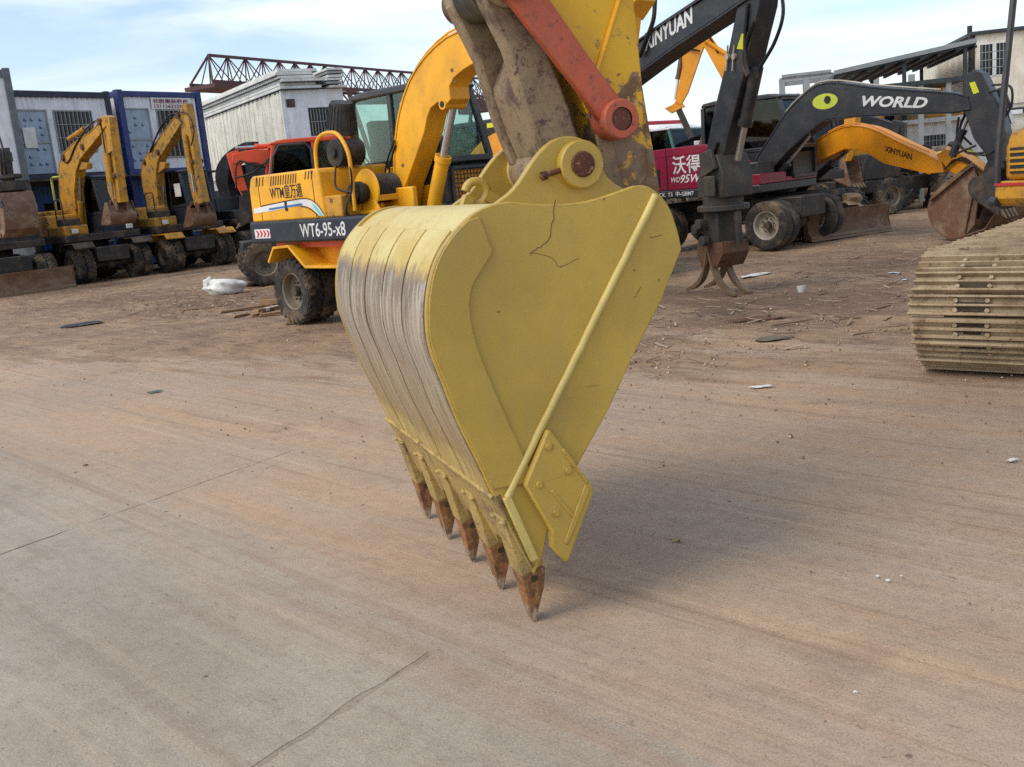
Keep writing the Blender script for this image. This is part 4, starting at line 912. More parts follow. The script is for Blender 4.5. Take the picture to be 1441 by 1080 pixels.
# --- two old yellow excavators by the site offices
def left_exc(px, wheel_px, boom_px, boom_in, stick_px, lab, ypl, bucket_at, paint='yellow_old', deckblue=False):
    T = Thing('wheeled_excavator', lab, 'excavator', gnd(*wheel_px), (1.1, -.85), group=GRP)
    chassis(T, (-1.1, 1.1))
    T.p('fender', MB().strip([(.55, .80), (.68, .98), (1.45, .99), (1.6, .86)], -1.0, -.5, .03), 'dark_metal' if not deckblue else 'yellow_old')
    T.p('fender', MB().strip([(.55, .80), (.68, .98), (1.45, .99), (1.6, .86)], .5, 1.0, .03), 'dark_metal' if not deckblue else 'yellow_old')
    h = house(T, paint, 'dark_metal', -1.7, 1.75, 1.0)
    T.p('battery_box', MB().box(.5, .98, -.93, -.5, 1.21, 1.62), 'dark_metal', h, 0.02)
    cab(T, -.9, .75, .12, .95, 1.21, 2.62, 'navy', 'dark_blue', 'glass_dark', .34, .2)
    o_ = T.S(ypl, boom_px); i_ = T.S(ypl, boom_in); s_ = T.S(ypl, stick_px)
    b, st = boomset(T, smoothpath(o_, 2)+i_, ypl, ypl+.26, paint, s_)
    flange(T, smoothpath(o_, 2), ypl, ypl+.26, b, paint)
    for (x, z) in (o_[3], o_[-1], ((o_[4][0]+i_[2][0])/2, (o_[4][1]+i_[2][1])/2)): T.p('pivot_boss', MB().cyl((x, ypl-.05, z-.06), (x, ypl+.31, z-.06), .08, seg=14), 'rusty', b, .01)
    for k in (4, 6):
        x, z = s_[k % len(s_)]; T.p('pivot_boss', MB().cyl((x-.08, ypl-.03, z+.05), (x-.08, ypl+.29, z+.05), .06, seg=12), 'rusty', st, .01)
    T.p('boom_bracket', MB().prism([(i_[3][0]-.05, i_[3][1]-.05), (i_[3][0]+.28, i_[3][1]-.12), (i_[3][0]+.2, i_[3][1]-.25), (i_[4][0], i_[4][1])], ypl+.05, ypl+.2), paint, b, .01)
    for s2 in (-1, 1): T.p('headlamp', MB().box(1.0, 1.06, s2*.7-.08, s2*.7+.08, 1.25, 1.36), 'plastic_white', h, .01)
    T.p('hand_rail', MB().tube([(.5, -.9, 1.62), (.5, -.9, 2.05), (.56, -.9, 2.1), (.92, -.9, 2.1), (.97, -.9, 2.05), (.97, -.9, 1.45)], .018, 6), 'dark_metal', h)
    return T, b, st, o_, s_
T, b, st, o_, s_ = left_exc(0, (112, 400), [(97, 345), (86, 290), (83, 240), (89, 218), (104, 202), (127, 187), (137, 176), (140, 168)],
    [(148, 178), (140, 190), (128, 205), (112, 225), (107, 240), (104, 270), (112, 345)], [(139, 166), (143, 163), (151, 165), (154, 190), (163, 250), (168, 285), (158, 288), (150, 270), (143, 220)],
    'old yellow wheeled excavator with folded arm beside the grey-framed office cabin', -.2, None)
q = T.S(-.2, [(163, 286)])[0]
small_bucket(T, q[0]-.05, q[1]-.05, .52, math.radians(-72), .62, 'rusty_bucket', 4, -.07, flip=-1)
q0_, q1_ = T.S(-.08, [(160, 215), (168, 278)]); T.hyd((q0_[0], -.24, q0_[1]), (q1_[0], -.24, q1_[1]), .06, .65, 'yellow_old', st)
q0_, q1_ = T.S(-.2, [(104, 335), (104, 250)]); T.hyd((q0_[0]+.3, -.1, q0_[1]), (q1_[0]+.1, -.1, q1_[1]), .07, .6, 'yellow_old', b)
q0_, q1_ = T.S(-.07, [(97, 196), (135, 172)]); T.hyd((q0_[0], -.07, q0_[1]+.0), (q1_[0], -.07, q1_[1]+.02), .06, .6, 'yellow_old', b)
hoses(T, [[(x, -.22, z) for x, z in T.S(-.2, [(88, 225), (97, 228), (110, 200), (132, 172), (143, 178), (150, 215), (158, 214)])]], .018, b)
T.p('hoop_rail', MB().tube([(x, -.85, z) for x, z in T.S(-.85, [(80, 300), (72, 252), (75, 250), (86, 249)])], .03, 6), 'pale_yellow')
T.p('engine_deck', MB().box(-1.3, -.2, -.93, -.3, 1.75, 1.86), 'yellow_old', None, 0.03)
T2, b, st, o_, s_ = left_exc(0, (238, 383), [(217, 330), (205, 280), (199, 245), (203, 225), (212, 212), (228, 190), (243, 170), (250, 160)],
    [(256, 172), (246, 188), (232, 210), (222, 225), (219, 245), (222, 280), (230, 330)], [(250, 165), (254, 147), (260, 146), (264, 170), (273, 230), (284, 285), (272, 290), (265, 260), (256, 200)],
    'old yellow wheeled excavator with folded arm in front of the blue-framed office cabin', -.2, None, 'yellow_faded', deckblue=True)
q = T2.S(-.2, [(278, 290)])[0]
small_bucket(T2, q[0]-.05, q[1]-.05, .52, math.radians(-68), .62, 'rusty_bucket', 4, -.07, flip=-1)
q0_, q1_ = T2.S(-.08, [(268, 190), (281, 270)]); T2.hyd((q0_[0], -.24, q0_[1]), (q1_[0], -.24, q1_[1]), .055, .65, 'yellow_old', st)
q0_, q1_ = T2.S(-.2, [(226, 330), (222, 262)]); T2.hyd((q0_[0]+.15, -.1, q0_[1]), (q1_[0]+.1, -.1, q1_[1]), .07, .6, 'yellow_old', b)
hoses(T2, [[(x, -.22, z) for x, z in T2.S(-.2, [(212, 215), (225, 185), (242, 165), (256, 158), (268, 165), (274, 185), (270, 205)])], [(x, -.25, z) for x, z in T2.S(-.2, [(214, 212), (228, 180), (246, 160), (259, 175)])]], .018, b)
T2.p('label_sheet', MB().box(.2, .55, .105, .115, 1.95, 2.3), 'plastic_white')
# --- dark machine with green-black arm, next to the blue cabin
T3 = Thing('wheeled_excavator', 'dark green-black wheeled excavator with curved arm below the white container', 'excavator', T2.O + T2.l*2.35, (0, 0), group=GRP)
chassis(T3); house(T3, 'black_paint', 'dark_metal'); cab(T3, -.9, .8, .1, .95, 1.21, 2.65, 'black_paint', 'black_paint', 'glass_dark', .36, .2)
o_ = T3.S(-.2, [(318, 330), (312, 285), (304, 260), (303, 240), (312, 222), (328, 208), (345, 200)]); i_ = T3.S(-.2, [(352, 208), (336, 222), (322, 240), (320, 260), (326, 285), (334, 330)])
b, _ = boomset(T3, smoothpath(o_, 2)+i_, -.2, .1, 'black_paint', T3.S(-.2, [(342, 203), (352, 200), (356, 250), (350, 290), (344, 290), (344, 240)]), 'black_paint')
small_bucket(T3, T3.S(-.2, [(348, 290)])[0][0], T3.S(-.2, [(348, 290)])[0][1], .5, math.radians(55), .6, 'rusty_bucket', 4, -.05)
# --- machine cut by the left frame edge: grapple, dozer blade
T4 = Thing('wheeled_excavator', 'dark wheeled excavator with rusty clamshell grab and dozer blade beside the grey container', 'excavator', T.O - T.l*2.45 + T.d*.1, (0, 0), group=GRP)
chassis(T4); house(T4, 'black_paint', 'dark_metal', -1.6, 1.8); cab(T4, -.9, .8, .1, .95, 1.21, 2.65, 'black_paint', 'black_paint', 'glass_dark', .36, .2)
blade(T4, 1.85, 1.15, .0, .52, 'dozer_brown')
o_ = smoothpath([(-.4, 1.3), (-.3, 2.3), (.4, 2.9), (1.6, 3.25), (2.4, 3.2)], 3)
b, st = boomset(T4, o_ + [(2.4, 3.0), (1.6, 2.95), (.7, 2.6), (.15, 2.2), (.1, 1.3)], -.2, .1, 'black_paint', [(2.15, 3.3), (2.4, 3.3), (2.42, 3.0), (2.35, 2.8), (2.2, 2.8), (2.18, 3.0)])
gr = T4.p('grab', MB().cyl((2.28, -.05, 2.95), (2.28, -.05, 2.55), .14, seg=16).box(2.05, 2.5, -.35, .25, 2.35, 2.58).cyl((2.28, -.05, 2.62), (2.28, -.05, 2.72), .30, seg=20), 'dark_metal', None, 0.02)
for s in (-1, 1):
    T4.p('grab_shell', MB().prism([(2.28+s*.04, 2.35), (2.28+s*.34, 2.3), (2.28+s*.46, 1.95), (2.28+s*.34, 1.5), (2.28+s*.06, 1.32), (2.28+s*.0, 1.5), (2.28+s*.16, 1.8)], -.42, .32), 'rusty_bucket', gr, 0.01)
    T4.p('grab_cylinder', MB().cyl((2.28+s*.2, -.4, 2.5), (2.28+s*.4, -.4, 2.0), .05, seg=10), 'dark_metal', gr)
hoses(T4, [[(2.3, -.2, 3.6), (2.6, -.25, 3.2), (2.62, -.25, 2.85), (2.4, -.2, 2.7)], [(2.3, -.1, 3.7), (2.75, -.2, 3.3), (2.7, -.2, 2.9), (2.42, -.1, 2.68)], [(2.2, -.2, 3.7), (1.95, -.3, 3.2), (2.0, -.3, 2.8), (2.2, -.25, 2.6)]], .025, gr)
# --- orange machine behind the winch excavator
T5 = Thing('wheeled_excavator', 'orange-red wheeled excavator with open cab door standing behind the winch excavator', 'excavator', gnd(377, 402), (1.1, .87), (-.95, -.3), group=GRP)
chassis(T5); house(T5, 'orange', 'dark_metal', -1.6, 1.75); cab(T5, -.95, .85, .1, .95, 1.21, 2.68, 'orange', 'orange', 'glass_dark', .34, .2)
T5.p('door_frame', MB().tube([(-.05, .98, 1.3), (-.05, .985, 2.5), (.05, .985, 2.62), (.55, .985, 2.62), (.7, .985, 2.4), (.8, .985, 1.9)], .03, 6), 'cab_grey')
b, st = boomset(T5, smoothpath([(-.3, 1.3), (-.1, 2.1), (.3, 2.5), (.95, 2.62), (1.38, 2.55)], 3)+[(1.40, 2.38), (1.0, 2.38), (.45, 2.2), (.2, 1.3)], .0, .22, 'orange', [(1.25, 2.64), (1.48, 2.58), (1.42, 2.1), (1.28, 1.7), (1.16, 1.75), (1.22, 2.1)])
T5.hyd((.35, .1, 2.66), (1.3, .1, 2.68), .05, .6, 'orange', b)
small_bucket(T5, 1.2, 1.75, .45, math.radians(40), .55, 'dark_metal', 4, .1)
hoses(T5, [[(.4, .27, 2.5), (.9, .32, 2.3), (1.3, .28, 2.4), (1.4, .27, 1.9)], [(.6, .27, 2.5), (1.0, .33, 2.2), (1.4, .28, 2.1)]], .02, b)
# stabiliser leg near its wheel
T5.p('stabiliser', MB().beam((.55, 1.05, .95), (.45, 1.12, .1), .09, .12).box(.3, .6, .98, 1.26, .02, .08), 'dark_metal', None, 0.01)
# --- dark machine glimpsed between the links
T6 = Thing('wheeled_excavator', 'black wheeled excavator mostly hidden behind the brown bucket link', 'excavator', (.0, 18.6), (0, 0), group=GRP)
chassis(T6); house(T6, 'orange_yellow', 'dark_metal', -1.6, 1.75); cab(T6, -1.0, .8, -.2, .95, 1.21, 2.62, 'black_paint', 'black_paint', 'glass_dark', .4, .2)
T6.p('roof_sticker', MB().box(.2, .5, -.222, -.216, 2.52, 2.6), 'sticker')
b, st = boomset(T6, smoothpath([(-.3, 1.3), (.0, 2.0), (.8, 2.4), (1.8, 2.2)], 3)+[(1.75, 1.95), (.9, 2.05), (.4, 1.8), (.2, 1.3)], -.6, -.35, 'orange_yellow', [(1.6, 2.35), (1.95, 2.25), (1.85, 1.5), (1.65, .85), (1.5, .9)])
small_bucket(T6, 1.58, .9, .5, math.radians(40), .6, 'rusty_bucket', 4, -.47)
# --- maroon machine with black arm
T7 = Thing('wheeled_excavator', 'maroon wheeled excavator with black boom carrying a green eye emblem', 'excavator', gnd(1083, 353), (1.1, -.9), group=GRP)
chassis(T7, (-1.2, 1.1), 'rim_light', TYP, 'dark_metal', .9)
h7 = T7.p('house', MB().prism([(-1.6, 1.12), (-1.58, 1.74), (-1.50, 1.86), (-.06, 1.88), (.10, 1.7), (.62, 1.30), (.70, 1.12)], -.95, -.1).prism([(-1.6, 1.12), (-1.58, 1.74), (-1.50, 1.86), (-.9, 1.88), (-.9, 1.12)], -.1, .95), 'maroon', None, 0.025)
T7.p('chamfer_panel', MB().prism([(-1.55, 1.72), (-1.50, 1.865), (-.06, 1.885), (.02, 1.76), (-.1, 1.74)], -.957, -.94), 'maroon', h7, 0.008)
T7.p('skirt', MB().box(-1.64, 1.0, -.96, .96, .98, 1.125), 'black_paint', h7, 0.02)
T7.p('grille', MB().box(-1.28, -1.08, -.957, -.949, 1.20, 1.52), 'black_ink', h7)
for k in range(6): T7.p('grille_slat', MB().box(-1.28, -1.08, -.963, -.957, 1.22+.05*k, 1.235+.05*k), 'dark_metal', h7)
T7.p('panel_seam', MB().box(-.93, -.915, -.962, -.949, 1.14, 1.87), 'black_ink', h7)
T7.p('cab_deck', MB().box(-.9, 1.0, -.1, .96, 1.125, 1.2).box(.6, 1.0, -.95, -.1, 1.125, 1.3), 'maroon', h7, 0.01)
T7.text('沃得', -.80, -.952, 1.44, .34, 'white_ink', h7, sx=.92, bold=.012)
T7.text('WD', -.86, -.952, 1.27, .12, 'white_ink', h7, shear=.3, bold=.008)
T7.text('95W-9', -.66, -.952, 1.25, .20, 'white_ink', h7, shear=.35, sx=1.05, bold=.012)
T7.text('CK  T3  中-GBM7', -1.12, -.962, 1.02, .10, 'white_ink', h7, sx=1.02, bold=.008)
T7.p('warning_triangle', MB().prism([(-.12, 1.02), (.06, 1.02), (-.06, 1.12)], -.965, -.959), 'white_ink', h7)
cab(T7, -.85, 1.0, .1, .95, 1.2, 2.60, 'black_paint', 'black_paint', 'glass_dark', .36, .22)
o_ = smoothpath(T7.S(-.3, [(1044, 268), (1060, 232), (1083, 196), (1105, 162), (1124, 141), (1150, 121), (1180, 118), (1225, 124), (1290, 129), (1345, 133), (1362, 138)]), 2)
i_ = T7.S(-.3, [(1366, 155), (1340, 159), (1290, 160), (1230, 163), (1190, 165), (1158, 170), (1134, 188), (1110, 210), (1088, 234), (1066, 272)])
b7 = T7.p('boom', MB().prism(o_+i_, -.3, .02), 'black_paint', None, 0.01)
flange(T7, o_, -.3, .02, b7, 'black_paint', .02); flange(T7, i_[1:-1], -.3, .02, b7, 'black_paint', .015)
for dz, yy in ((.05, -.27), (.05, -.2)): T7.p('pipe', MB().tube([(x, yy, z+dz) for x, z in o_[6:-3]], .014, 6), 'rim_light', b7)
e_ = T7.S(-.302, [(1161, 143)])[0]
T7.p('emblem', MB().prism([(e_[0]+.225*math.cos(k*.2618), e_[1]+.125*math.sin(k*.2618)) for k in range(24)], -.306, -.299), 'emblem_green', b7)
T7.p('emblem_pupil', MB().prism([(e_[0]+.045+.06*math.cos(k*.3927), e_[1]+.02+.065*math.sin(k*.3927)) for k in range(16)], -.310, -.305), 'black_ink', b7)
w_ = T7.S(-.302, [(1209, 149), (1291, 151.5)])
T7.text('WORLD', w_[0][0], -.302, w_[0][1], .215, 'white_ink', b7, shear=.25, ang=math.atan2(w_[1][1]-w_[0][1], w_[1][0]-w_[0][0]), sx=(w_[1][0]-w_[0][0])/.215/3.25, bold=.035)
s_ = T7.S(-.27, [(1357, 118), (1362, 104), (1371, 98), (1382, 103), (1392, 125), (1404, 150), (1413, 176), (1416, 190), (1408, 215), (1404, 238), (1394, 238), (1385, 215), (1370, 195), (1360, 165), (1352, 150)])
st7 = T7.p('stick', MB().prism(s_, -.28, 0), 'black_paint', None, 0.01)
k_ = T7.S(-.283, [(1364, 117), (1372, 115), (1378, 130), (1370, 133)]); T7.p('sticker', MB().prism(k_, -.287, -.281), 'sticker', st7)
q0_, q1_ = T7.S(-.14, [(1060, 290), (1140, 190)]); b_ = T7.hyd((q0_[0], -.14, q0_[1]), (q1_[0], -.14, q1_[1]), .07, .62, 'black_paint', b7)
q0_, q1_ = T7.S(-.14, [(1340, 220), (1368, 150)]); T7.hyd((q0_[0], -.14, q0_[1]), (q1_[0], -.14, q1_[1]), .06, .55, 'black_paint', st7)
q0_, q1_, q2_ = T7.S(-.14, [(1398, 125), (1410, 175), (1416, 120)])
T7.hyd((q0_[0]+.1, -.14, q0_[1]), (q1_[0]+.15, -.14, q1_[1]), .06, .6, 'black_paint', st7)
hoses(T7, [[(x, yy, z) for x, z in T7.S(-.3, P)] for P, yy in (([(1350, 165), (1348, 195), (1362, 215), (1385, 215)], -.32), ([(1375, 205), (1350, 215), (1340, 222)], -.34), ([(1392, 130), (1412, 128), (1412, 150), (1405, 160)], -.32), ([(1392, 120), (1418, 122), (1420, 148), (1410, 165)], -.2), ([(1362, 140), (1345, 175), (1346, 190), (1360, 205)], -.1), ([(1370, 215), (1390, 218), (1410, 205)], -.36))], .018, st7)
small_bucket(T7, T7.S(-.14, [(1399, 238)])[0][0], T7.S(-.14, [(1399, 238)])[0][1], .5, math.radians(35), .6, 'dark_metal', 4, -.14)
T7.p('battery_box', MB().box(.2, .95, -.93, -.4, 1.2, 1.5), 'black_paint', h7, 0.02)
# --- black machine with grapple, mostly behind the front arm
T8 = Thing('wheeled_excavator', 'black wheeled excavator whose stick stands a tine grapple on the ground', 'excavator', gnd(1018, 411), (4.0, 0), (.42, -.907), group=GRP)
chassis(T8, (-1.2, 1.2)); house(T8, 'black_paint', 'dark_metal', -1.7, 1.8); cab(T8, -.9, .8, .15, .95, 1.21, 2.6, 'black_paint', 'black_paint', 'glass_dark', .4, .2)
o_ = smoothpath([(-.3, 1.3), (-.2, 2.1), (.3, 2.65)] + T8.S(-.2, [(905, 55), (950, 25), (1000, -8), (1050, -38)]), 2); i_ = T8.S(-.2, [(1062, -8), (1045, 0), (1000, 31), (950, 64), (905, 97)]) + [(.9, 2.3), (.55, 2.0), (.3, 1.3)]
b8 = T8.p('boom', MB().prism(o_+i_, -.2, .12), 'black_paint', None, 0.01); flange(T8, o_, -.2, .12, b8, 'black_paint', .022, .03); flange(T8, i_, -.2, .12, b8, 'black_paint', .02, .0)
for k in (0, 1, 2): T8.p('pipe', MB().tube([(x, -.16+.07*k, z+.05) for x, z in o_[6:-2]], .016, 6), 'hose', b8)
w_ = T8.S(-.205, [(908, 72), (976, 31)])
T8.text('XINYUAN', w_[0][0], -.204, w_[0][1], .245, 'white_ink', b8, shear=.2, ang=math.atan2(w_[1][1]-w_[0][1], w_[1][0]-w_[0][0]), sx=(((w_[1][1]-w_[0][1])**2+(w_[1][0]-w_[0][0])**2)**.5)/.245/4.55, bold=.03)
s_ = T8.S(-.17, [(1040, -30), (1072, -30), (1068, 10), (1056, 60), (1045, 110), (1032, 160), (1016, 225), (1012, 245), (986, 262), (984, 250), (996, 200), (1006, 150), (1021, 90), (1037, 10)])
st8 = T8.p('stick', MB().prism(s_, -.17, .09), 'black_paint', None, 0.012)
p_ = T8.S(-.172, [(1044, 48), (1054, 46), (1047, 70), (1037, 69)]); T8.p('sticker', MB().prism(p_, -.176, -.171), 'sticker', st8)
for q in T8.S(-.172, [(1025, 80), (1034, 80)]): T8.p('valve', MB().cyl((q[0], -.20, q[1]), (q[0], -.17, q[1]), .035, seg=12).beam((q[0]-.03, -.19, q[1]-.15), (q[0]+.02, -.19, q[1]+.12), .015, .015), 'rim_light', st8)
q0_, q1_ = T8.S(.0, [(1066, 95), (1040, 225)]); T8.hyd((q0_[0]+.04, -.04, q0_[1]), (q1_[0]+.02, -.04, q1_[1]), .075, .62, 'black_paint', st8)
hoses(T8, [[(x, -.19, z) for x, z in T8.S(-.19, P)] for P in ([(1098, -20), (1102, 20), (1090, 60), (1070, 95), (1066, 110)], [(1052, 5), (1048, 60), (1050, 90), (1054, 105)], [(1062, 30), (1050, 60), (1046, 90), (1052, 108)], [(990, 250), (1010, 200), (1000, 230), (1012, 265)])], .02, st8)
hoses(T8, [[(x, -.25, z) for x, z in T8.S(-.25, [(922, -10), (920, 25), (912, 50), (900, 80)])]], .03, b8)
# grapple: head, housing, tines touching the ground
c_ = T8.S(-.04, [(1016, 262), (1020, 300), (1022, 345), (1018, 410)])
hx = 4.13
gr = T8.p('grapple', MB().prism([(hx-.10, 1.62), (hx+.20, 1.66), (hx+.30, 1.45), (hx+.28, 1.16), (hx-.20, 1.16), (hx-.20, 1.35)], -.26, .18).cyl((hx, -.04, 1.05), (hx, -.04, 1.17), .24, seg=28).cyl((hx, -.04, 1.0), (hx, -.04, 1.07), .31, seg=28), 'grapple', None, 0.012)
T8.p('head_plate', MB().prism([(hx-.06, 1.68), (hx+.16, 1.73), (hx+.24, 1.5), (hx-.04, 1.4)], -.32, -.27).box(hx+.02, hx+.22, -.33, -.30, 1.18, 1.42), 'grapple', gr, 0.01)
T8.p('housing', MB().box(hx-.18, hx+.10, -.22, .16, .60, 1.01), 'grapple', gr, 0.03)
for (xx, zz) in ((hx-.18, .80), (hx-.04, .66), (hx-.1, .86)): T8.p('boss', MB().cyl((xx, -.36, zz), (xx, -.28, zz), .06, seg=14), 'grapple', gr, 0.005)
for s in (-1, 1):
    T8.p('grapple_cylinder', MB().cyl((hx-.03+s*.27, -.04, .98), (hx-.03+s*.30, -.04, .60), .05, seg=12), 'dark_metal', gr)
    T8.p('jaw', MB().prism([(hx-.08+s*.02, .62), (hx-.08+s*.24, .64), (hx-.08+s*.26, .5), (hx-.10+s*.16, .33), (hx-.12+s*.02, .36)], -.22, .18), 'rusty', gr, 0.01)
for s, ys in ((-1, (-.18, .10)), (1, (-.20, .02))):
    for y in ys:
        pth = smoothpath([(hx-.10-s*.0, .62), (hx-.11+s*.05, .42), (hx-.12+s*.14, .20), (hx-.13+s*.30, .07), (hx-.13+s*.50, .012)], 4); n_ = len(pth)
        vs = []
        for i, (x, z) in enumerate(pth):
            w = .055*(1-.6*i/n_); hh = .11*(1-.85*i/n_)
            vs += [(x, y-w, z-hh*.2), (x, y+w, z-hh*.2), (x, y+w, z+hh), (x, y-w, z+hh)]
        vs = [(a, b_, max(0.002, c)) for a, b_, c in vs]
        fs = [(0, 1, 2, 3), tuple(4*(n_-1)+k for k in (3, 2, 1, 0))]
        for i in range(n_-1):
            for k in range(4): fs.append((4*i+k, 4*i+4+k, 4*i+4+(k+1) % 4, 4*i+(k+1) % 4))
        T8.p('tine', MB().add(vs, fs), 'tine', gr, smooth=50)
# --- orange-yellow machine with rusty bucket
T9 = Thing('wheeled_excavator', 'orange-yellow armed wheeled excavator with big rusty bucket and brown dozer blade', 'excavator', gnd(1340, 335), (4.2, 0), (.45, -.89), group=GRP)
chassis(T9, (-1.1, 1.15), 'rim_grey'); h9 = house(T9, 'orange_yellow', 'dark_metal', -1.6, 1.75); cab(T9, -.85, .85, .12, .95, 1.21, 2.55, 'black_paint', 'black_paint', 'glass_dark', .36, .2)
blade(T9, 1.95, 1.0, .03, .50, 'dozer_brown', .0)
o_ = smoothpath(T9.S(-.15, [(1120, 232), (1135, 208), (1152, 197), (1175, 184), (1198, 178), (1222, 181), (1245, 191), (1275, 206), (1305, 219), (1325, 230)]), 2)
i_ = T9.S(-.15, [(1328, 243), (1310, 244), (1275, 236), (1245, 229), (1222, 215), (1205, 209), (1188, 209), (1165, 220), (1148, 229), (1130, 236)])
b9 = T9.p('boom', MB().prism(o_+i_, -.15, .12), 'orange_yellow', None, 0.008); flange(T9, o_, -.15, .12, b9, 'orange_yellow'); flange(T9, i_[1:], -.15, .12, b9, 'orange_yellow', .015)
T9.p('pipe', MB().tube([(x, -.10, z+.05) for x, z in o_[5:-2]], .012, 6), 'orange_yellow', b9)
T9.p('boom_post', MB().prism([(.55, 1.2), (.62, 1.75), (.95, 1.75), (1.2, 1.2)], -.22, -.16), 'black_paint', b9, 0.01)
w_ = T9.S(-.155, [(1245, 213), (1285, 226)])
T9.text('XINYUAN', w_[0][0], -.154, w_[0][1], .135, 'dark_ink', b9, shear=-.15, ang=math.atan2(w_[1][1]-w_[0][1], w_[1][0]-w_[0][0]), sx=(w_[1][0]-w_[0][0])/.135/4.5, bold=.02)
q0_, q1_ = T9.S(.0, [(1125, 270), (1193, 213)]); T9.hyd((q0_[0], -.02, q0_[1]), (q1_[0], -.02, q1_[1]), .07, .72, 'black_paint', b9)
s_ = T9.S(-.12, [(1318, 218), (1330, 210), (1345, 213), (1365, 225), (1400, 250), (1408, 262), (1398, 275), (1385, 272), (1360, 255), (1335, 240)])
st9 = T9.p('stick', MB().prism(s_, -.13, .10), 'orange_yellow', None, 0.008)
q = T9.S(-.02, [(1365, 248)])[0]
hoses(T9, [[(x, -.18, z) for x, z in T9.S(-.16, P)] for P in ([(1335, 235), (1345, 225), (1368, 232), (1385, 260), (1398, 270)], [(1330, 238), (1355, 222), (1380, 240), (1402, 262)])], .016, st9)
ck = smoothpath(T9.S(-.42, [(1368, 234), (1352, 246), (1330, 263), (1313, 280), (1307, 298), (1310, 316), (1322, 333), (1340, 342), (1358, 338)]), 3) + T9.S(-.42, [(1372, 322), (1376, 290), (1374, 258)])
cx_ = sum(p[0] for p in ck)/len(ck); cz_ = sum(p[1] for p in ck)/len(ck); zlow = min(p[1] for p in ck)
ck = [(x, z-zlow+.03) for x, z in ck]
shp = [ck[k] for k in range(9, 25)]
bk9 = T9.p('bucket', MB().strip(shp, -.42, .40, -.022).strip([(ck[24][0], ck[24][1]), (ck[24][0]+.35, ck[24][1]+.10), (ck[24][0]+.62, ck[24][1]+.45)], -.42, .40, .02), 'rusty_bucket', None, smooth=60)
for sd in (-.43, .40): T9.p('side_plate', MB().prism(ck, sd, sd+.025), 'rusty_bucket', bk9, .004)
T9.p('wear_bar', MB().beam((ck[10][0]+.03, -.44, ck[10][1]-.02), (ck[0][0]+.03, -.44, ck[0][1]-.06), .02, .10, (0, 1, 0)), 'dozer_brown', bk9, .004)
T9.p('wear_bar', MB().beam((ck[24][0]+.02, -.44, ck[24][1]+.05), (ck[26][0]-.02, -.44, ck[26][1]+.3), .02, .06, (0, 1, 0)), 'dozer_brown', bk9, .004)
T9.p('cutting_lip', MB().beam((ck[9][0]-.02, -.42, ck[9][1]), (ck[9][0]-.02, .41, ck[9][1]), .09, .04, (1, 0, 1)), 'tine', bk9, .006)
for yy in (-.12, .10): T9.p('hinge_ear', MB().prism([(q[0]-.22, q[1]-.25), (q[0]-.10, q[1]+.08), (q[0]+.12, q[1]+.05), (q[0]+.22, q[1]-.4), (q[0]+.05, q[1]-.7)], yy, yy+.03), 'rusty_bucket', bk9, .004)
# sacks and tarpaulin bundles dumped on the blade arms
for i, (x, y, z, rx, ry, rz) in enumerate(((1.55, -.75, .52, .28, .3, .14), (1.5, -.2, .55, .30, .34, .18), (1.5, .45, .56, .28, .36, .17), (1.25, .1, .70, .3, .3, .14), (1.2, .75, .6, .26, .26, .16))):
    c9 = T9.O + T9.d*x + T9.l*y
    k9 = obj('tarpaulin_bundle', MB().blob((0, 0, 0), (rx, ry, rz), 40+i, .28, 3), ('tarp', 'rubber', 'cardboard', 'tarp', 'tarp')[i], None, smooth=60); k9.location = (c9.x, c9.y, z)
    tag(k9, ('dusty tarpaulin bundle at the wheel end of the dozer blade', 'dark dusty rolled sheet on the dozer blade arms', 'pale folded sheet in the middle behind the dozer blade', 'brown cloth bundle topmost of the heap behind the dozer blade', 'small brown bundle at the far end of the dozer blade')[i], 'bundle', 'bundles heaped behind the blade')
# ------------------------------------------------------------------ site offices made of container cabins
def corr_wall(T, x0, x1, z0, z1, y, mat, parent, pitch=.16, depth=.03, holes=()):
    """corrugated sheet on plane y (outside towards -y), split round rectangular openings"""
    def piece(a, b, c, d):
        if b-a < .03 or d-c < .03: return
        n = max(1, int((b-a)/(pitch/4))); P = []
        for i in range(n+1):
            x = a+(b-a)*i/n; ph = (x/pitch) % 1.0
            P.append((x, y + (0 if ph < .5 else depth)))
        vs = [(x, yy, z) for x, yy in P for z in (c, d)]
        fs = [(2*i, 2*i+2, 2*i+3, 2*i+1) for i in range(n)]
        o = T.p('wall_sheet', MB().add(vs, fs), mat, parent); 
    xs = sorted({x0, x1, *[h[0] for h in holes], *[h[1] for h in holes]})
    for a, b in zip(xs[:-1], xs[1:]):
        hh = [h for h in holes if h[0] <= a+1e-6 and h[1] >= b-1e-6]
        if not hh: piece(a, b, z0, z1)
        else:
            h = hh[0]; piece(a, b, z0, h[2]); piece(a, b, h[3], z1)
def barred_window(T, x0, x1, z0, z1, y, parent, nb=8, frame='white_ink', cross=2):
    w = T.p('window', MB().box(x0, x1, y+.05, y+.07, z0, z1), 'window_dark', parent)
    f = T.p('window_frame', MB().box(x0-.03, x1+.03, y-.012, y+.05, z1, z1+.04).box(x0-.03, x1+.03, y-.012, y+.05, z0-.04, z0).box(x0-.03, x0, y-.012, y+.05, z0, z1).box(x1, x1+.03, y-.012, y+.05, z0, z1), frame, w)
    for k in range(nb): xx = x0+(x1-x0)*(k+.5)/nb; T.p('window_bar', MB().box(xx-.009, xx+.009, y-.02, y-.004, z0, z1), 'steel_grey', w)
    for k in range(cross): zz = z0+(z1-z0)*(k+1)/(cross+1); T.p('window_bar', MB().box(x0, x1, y-.026, y-.008, zz-.01, zz+.01), 'steel_grey', w)
    return w
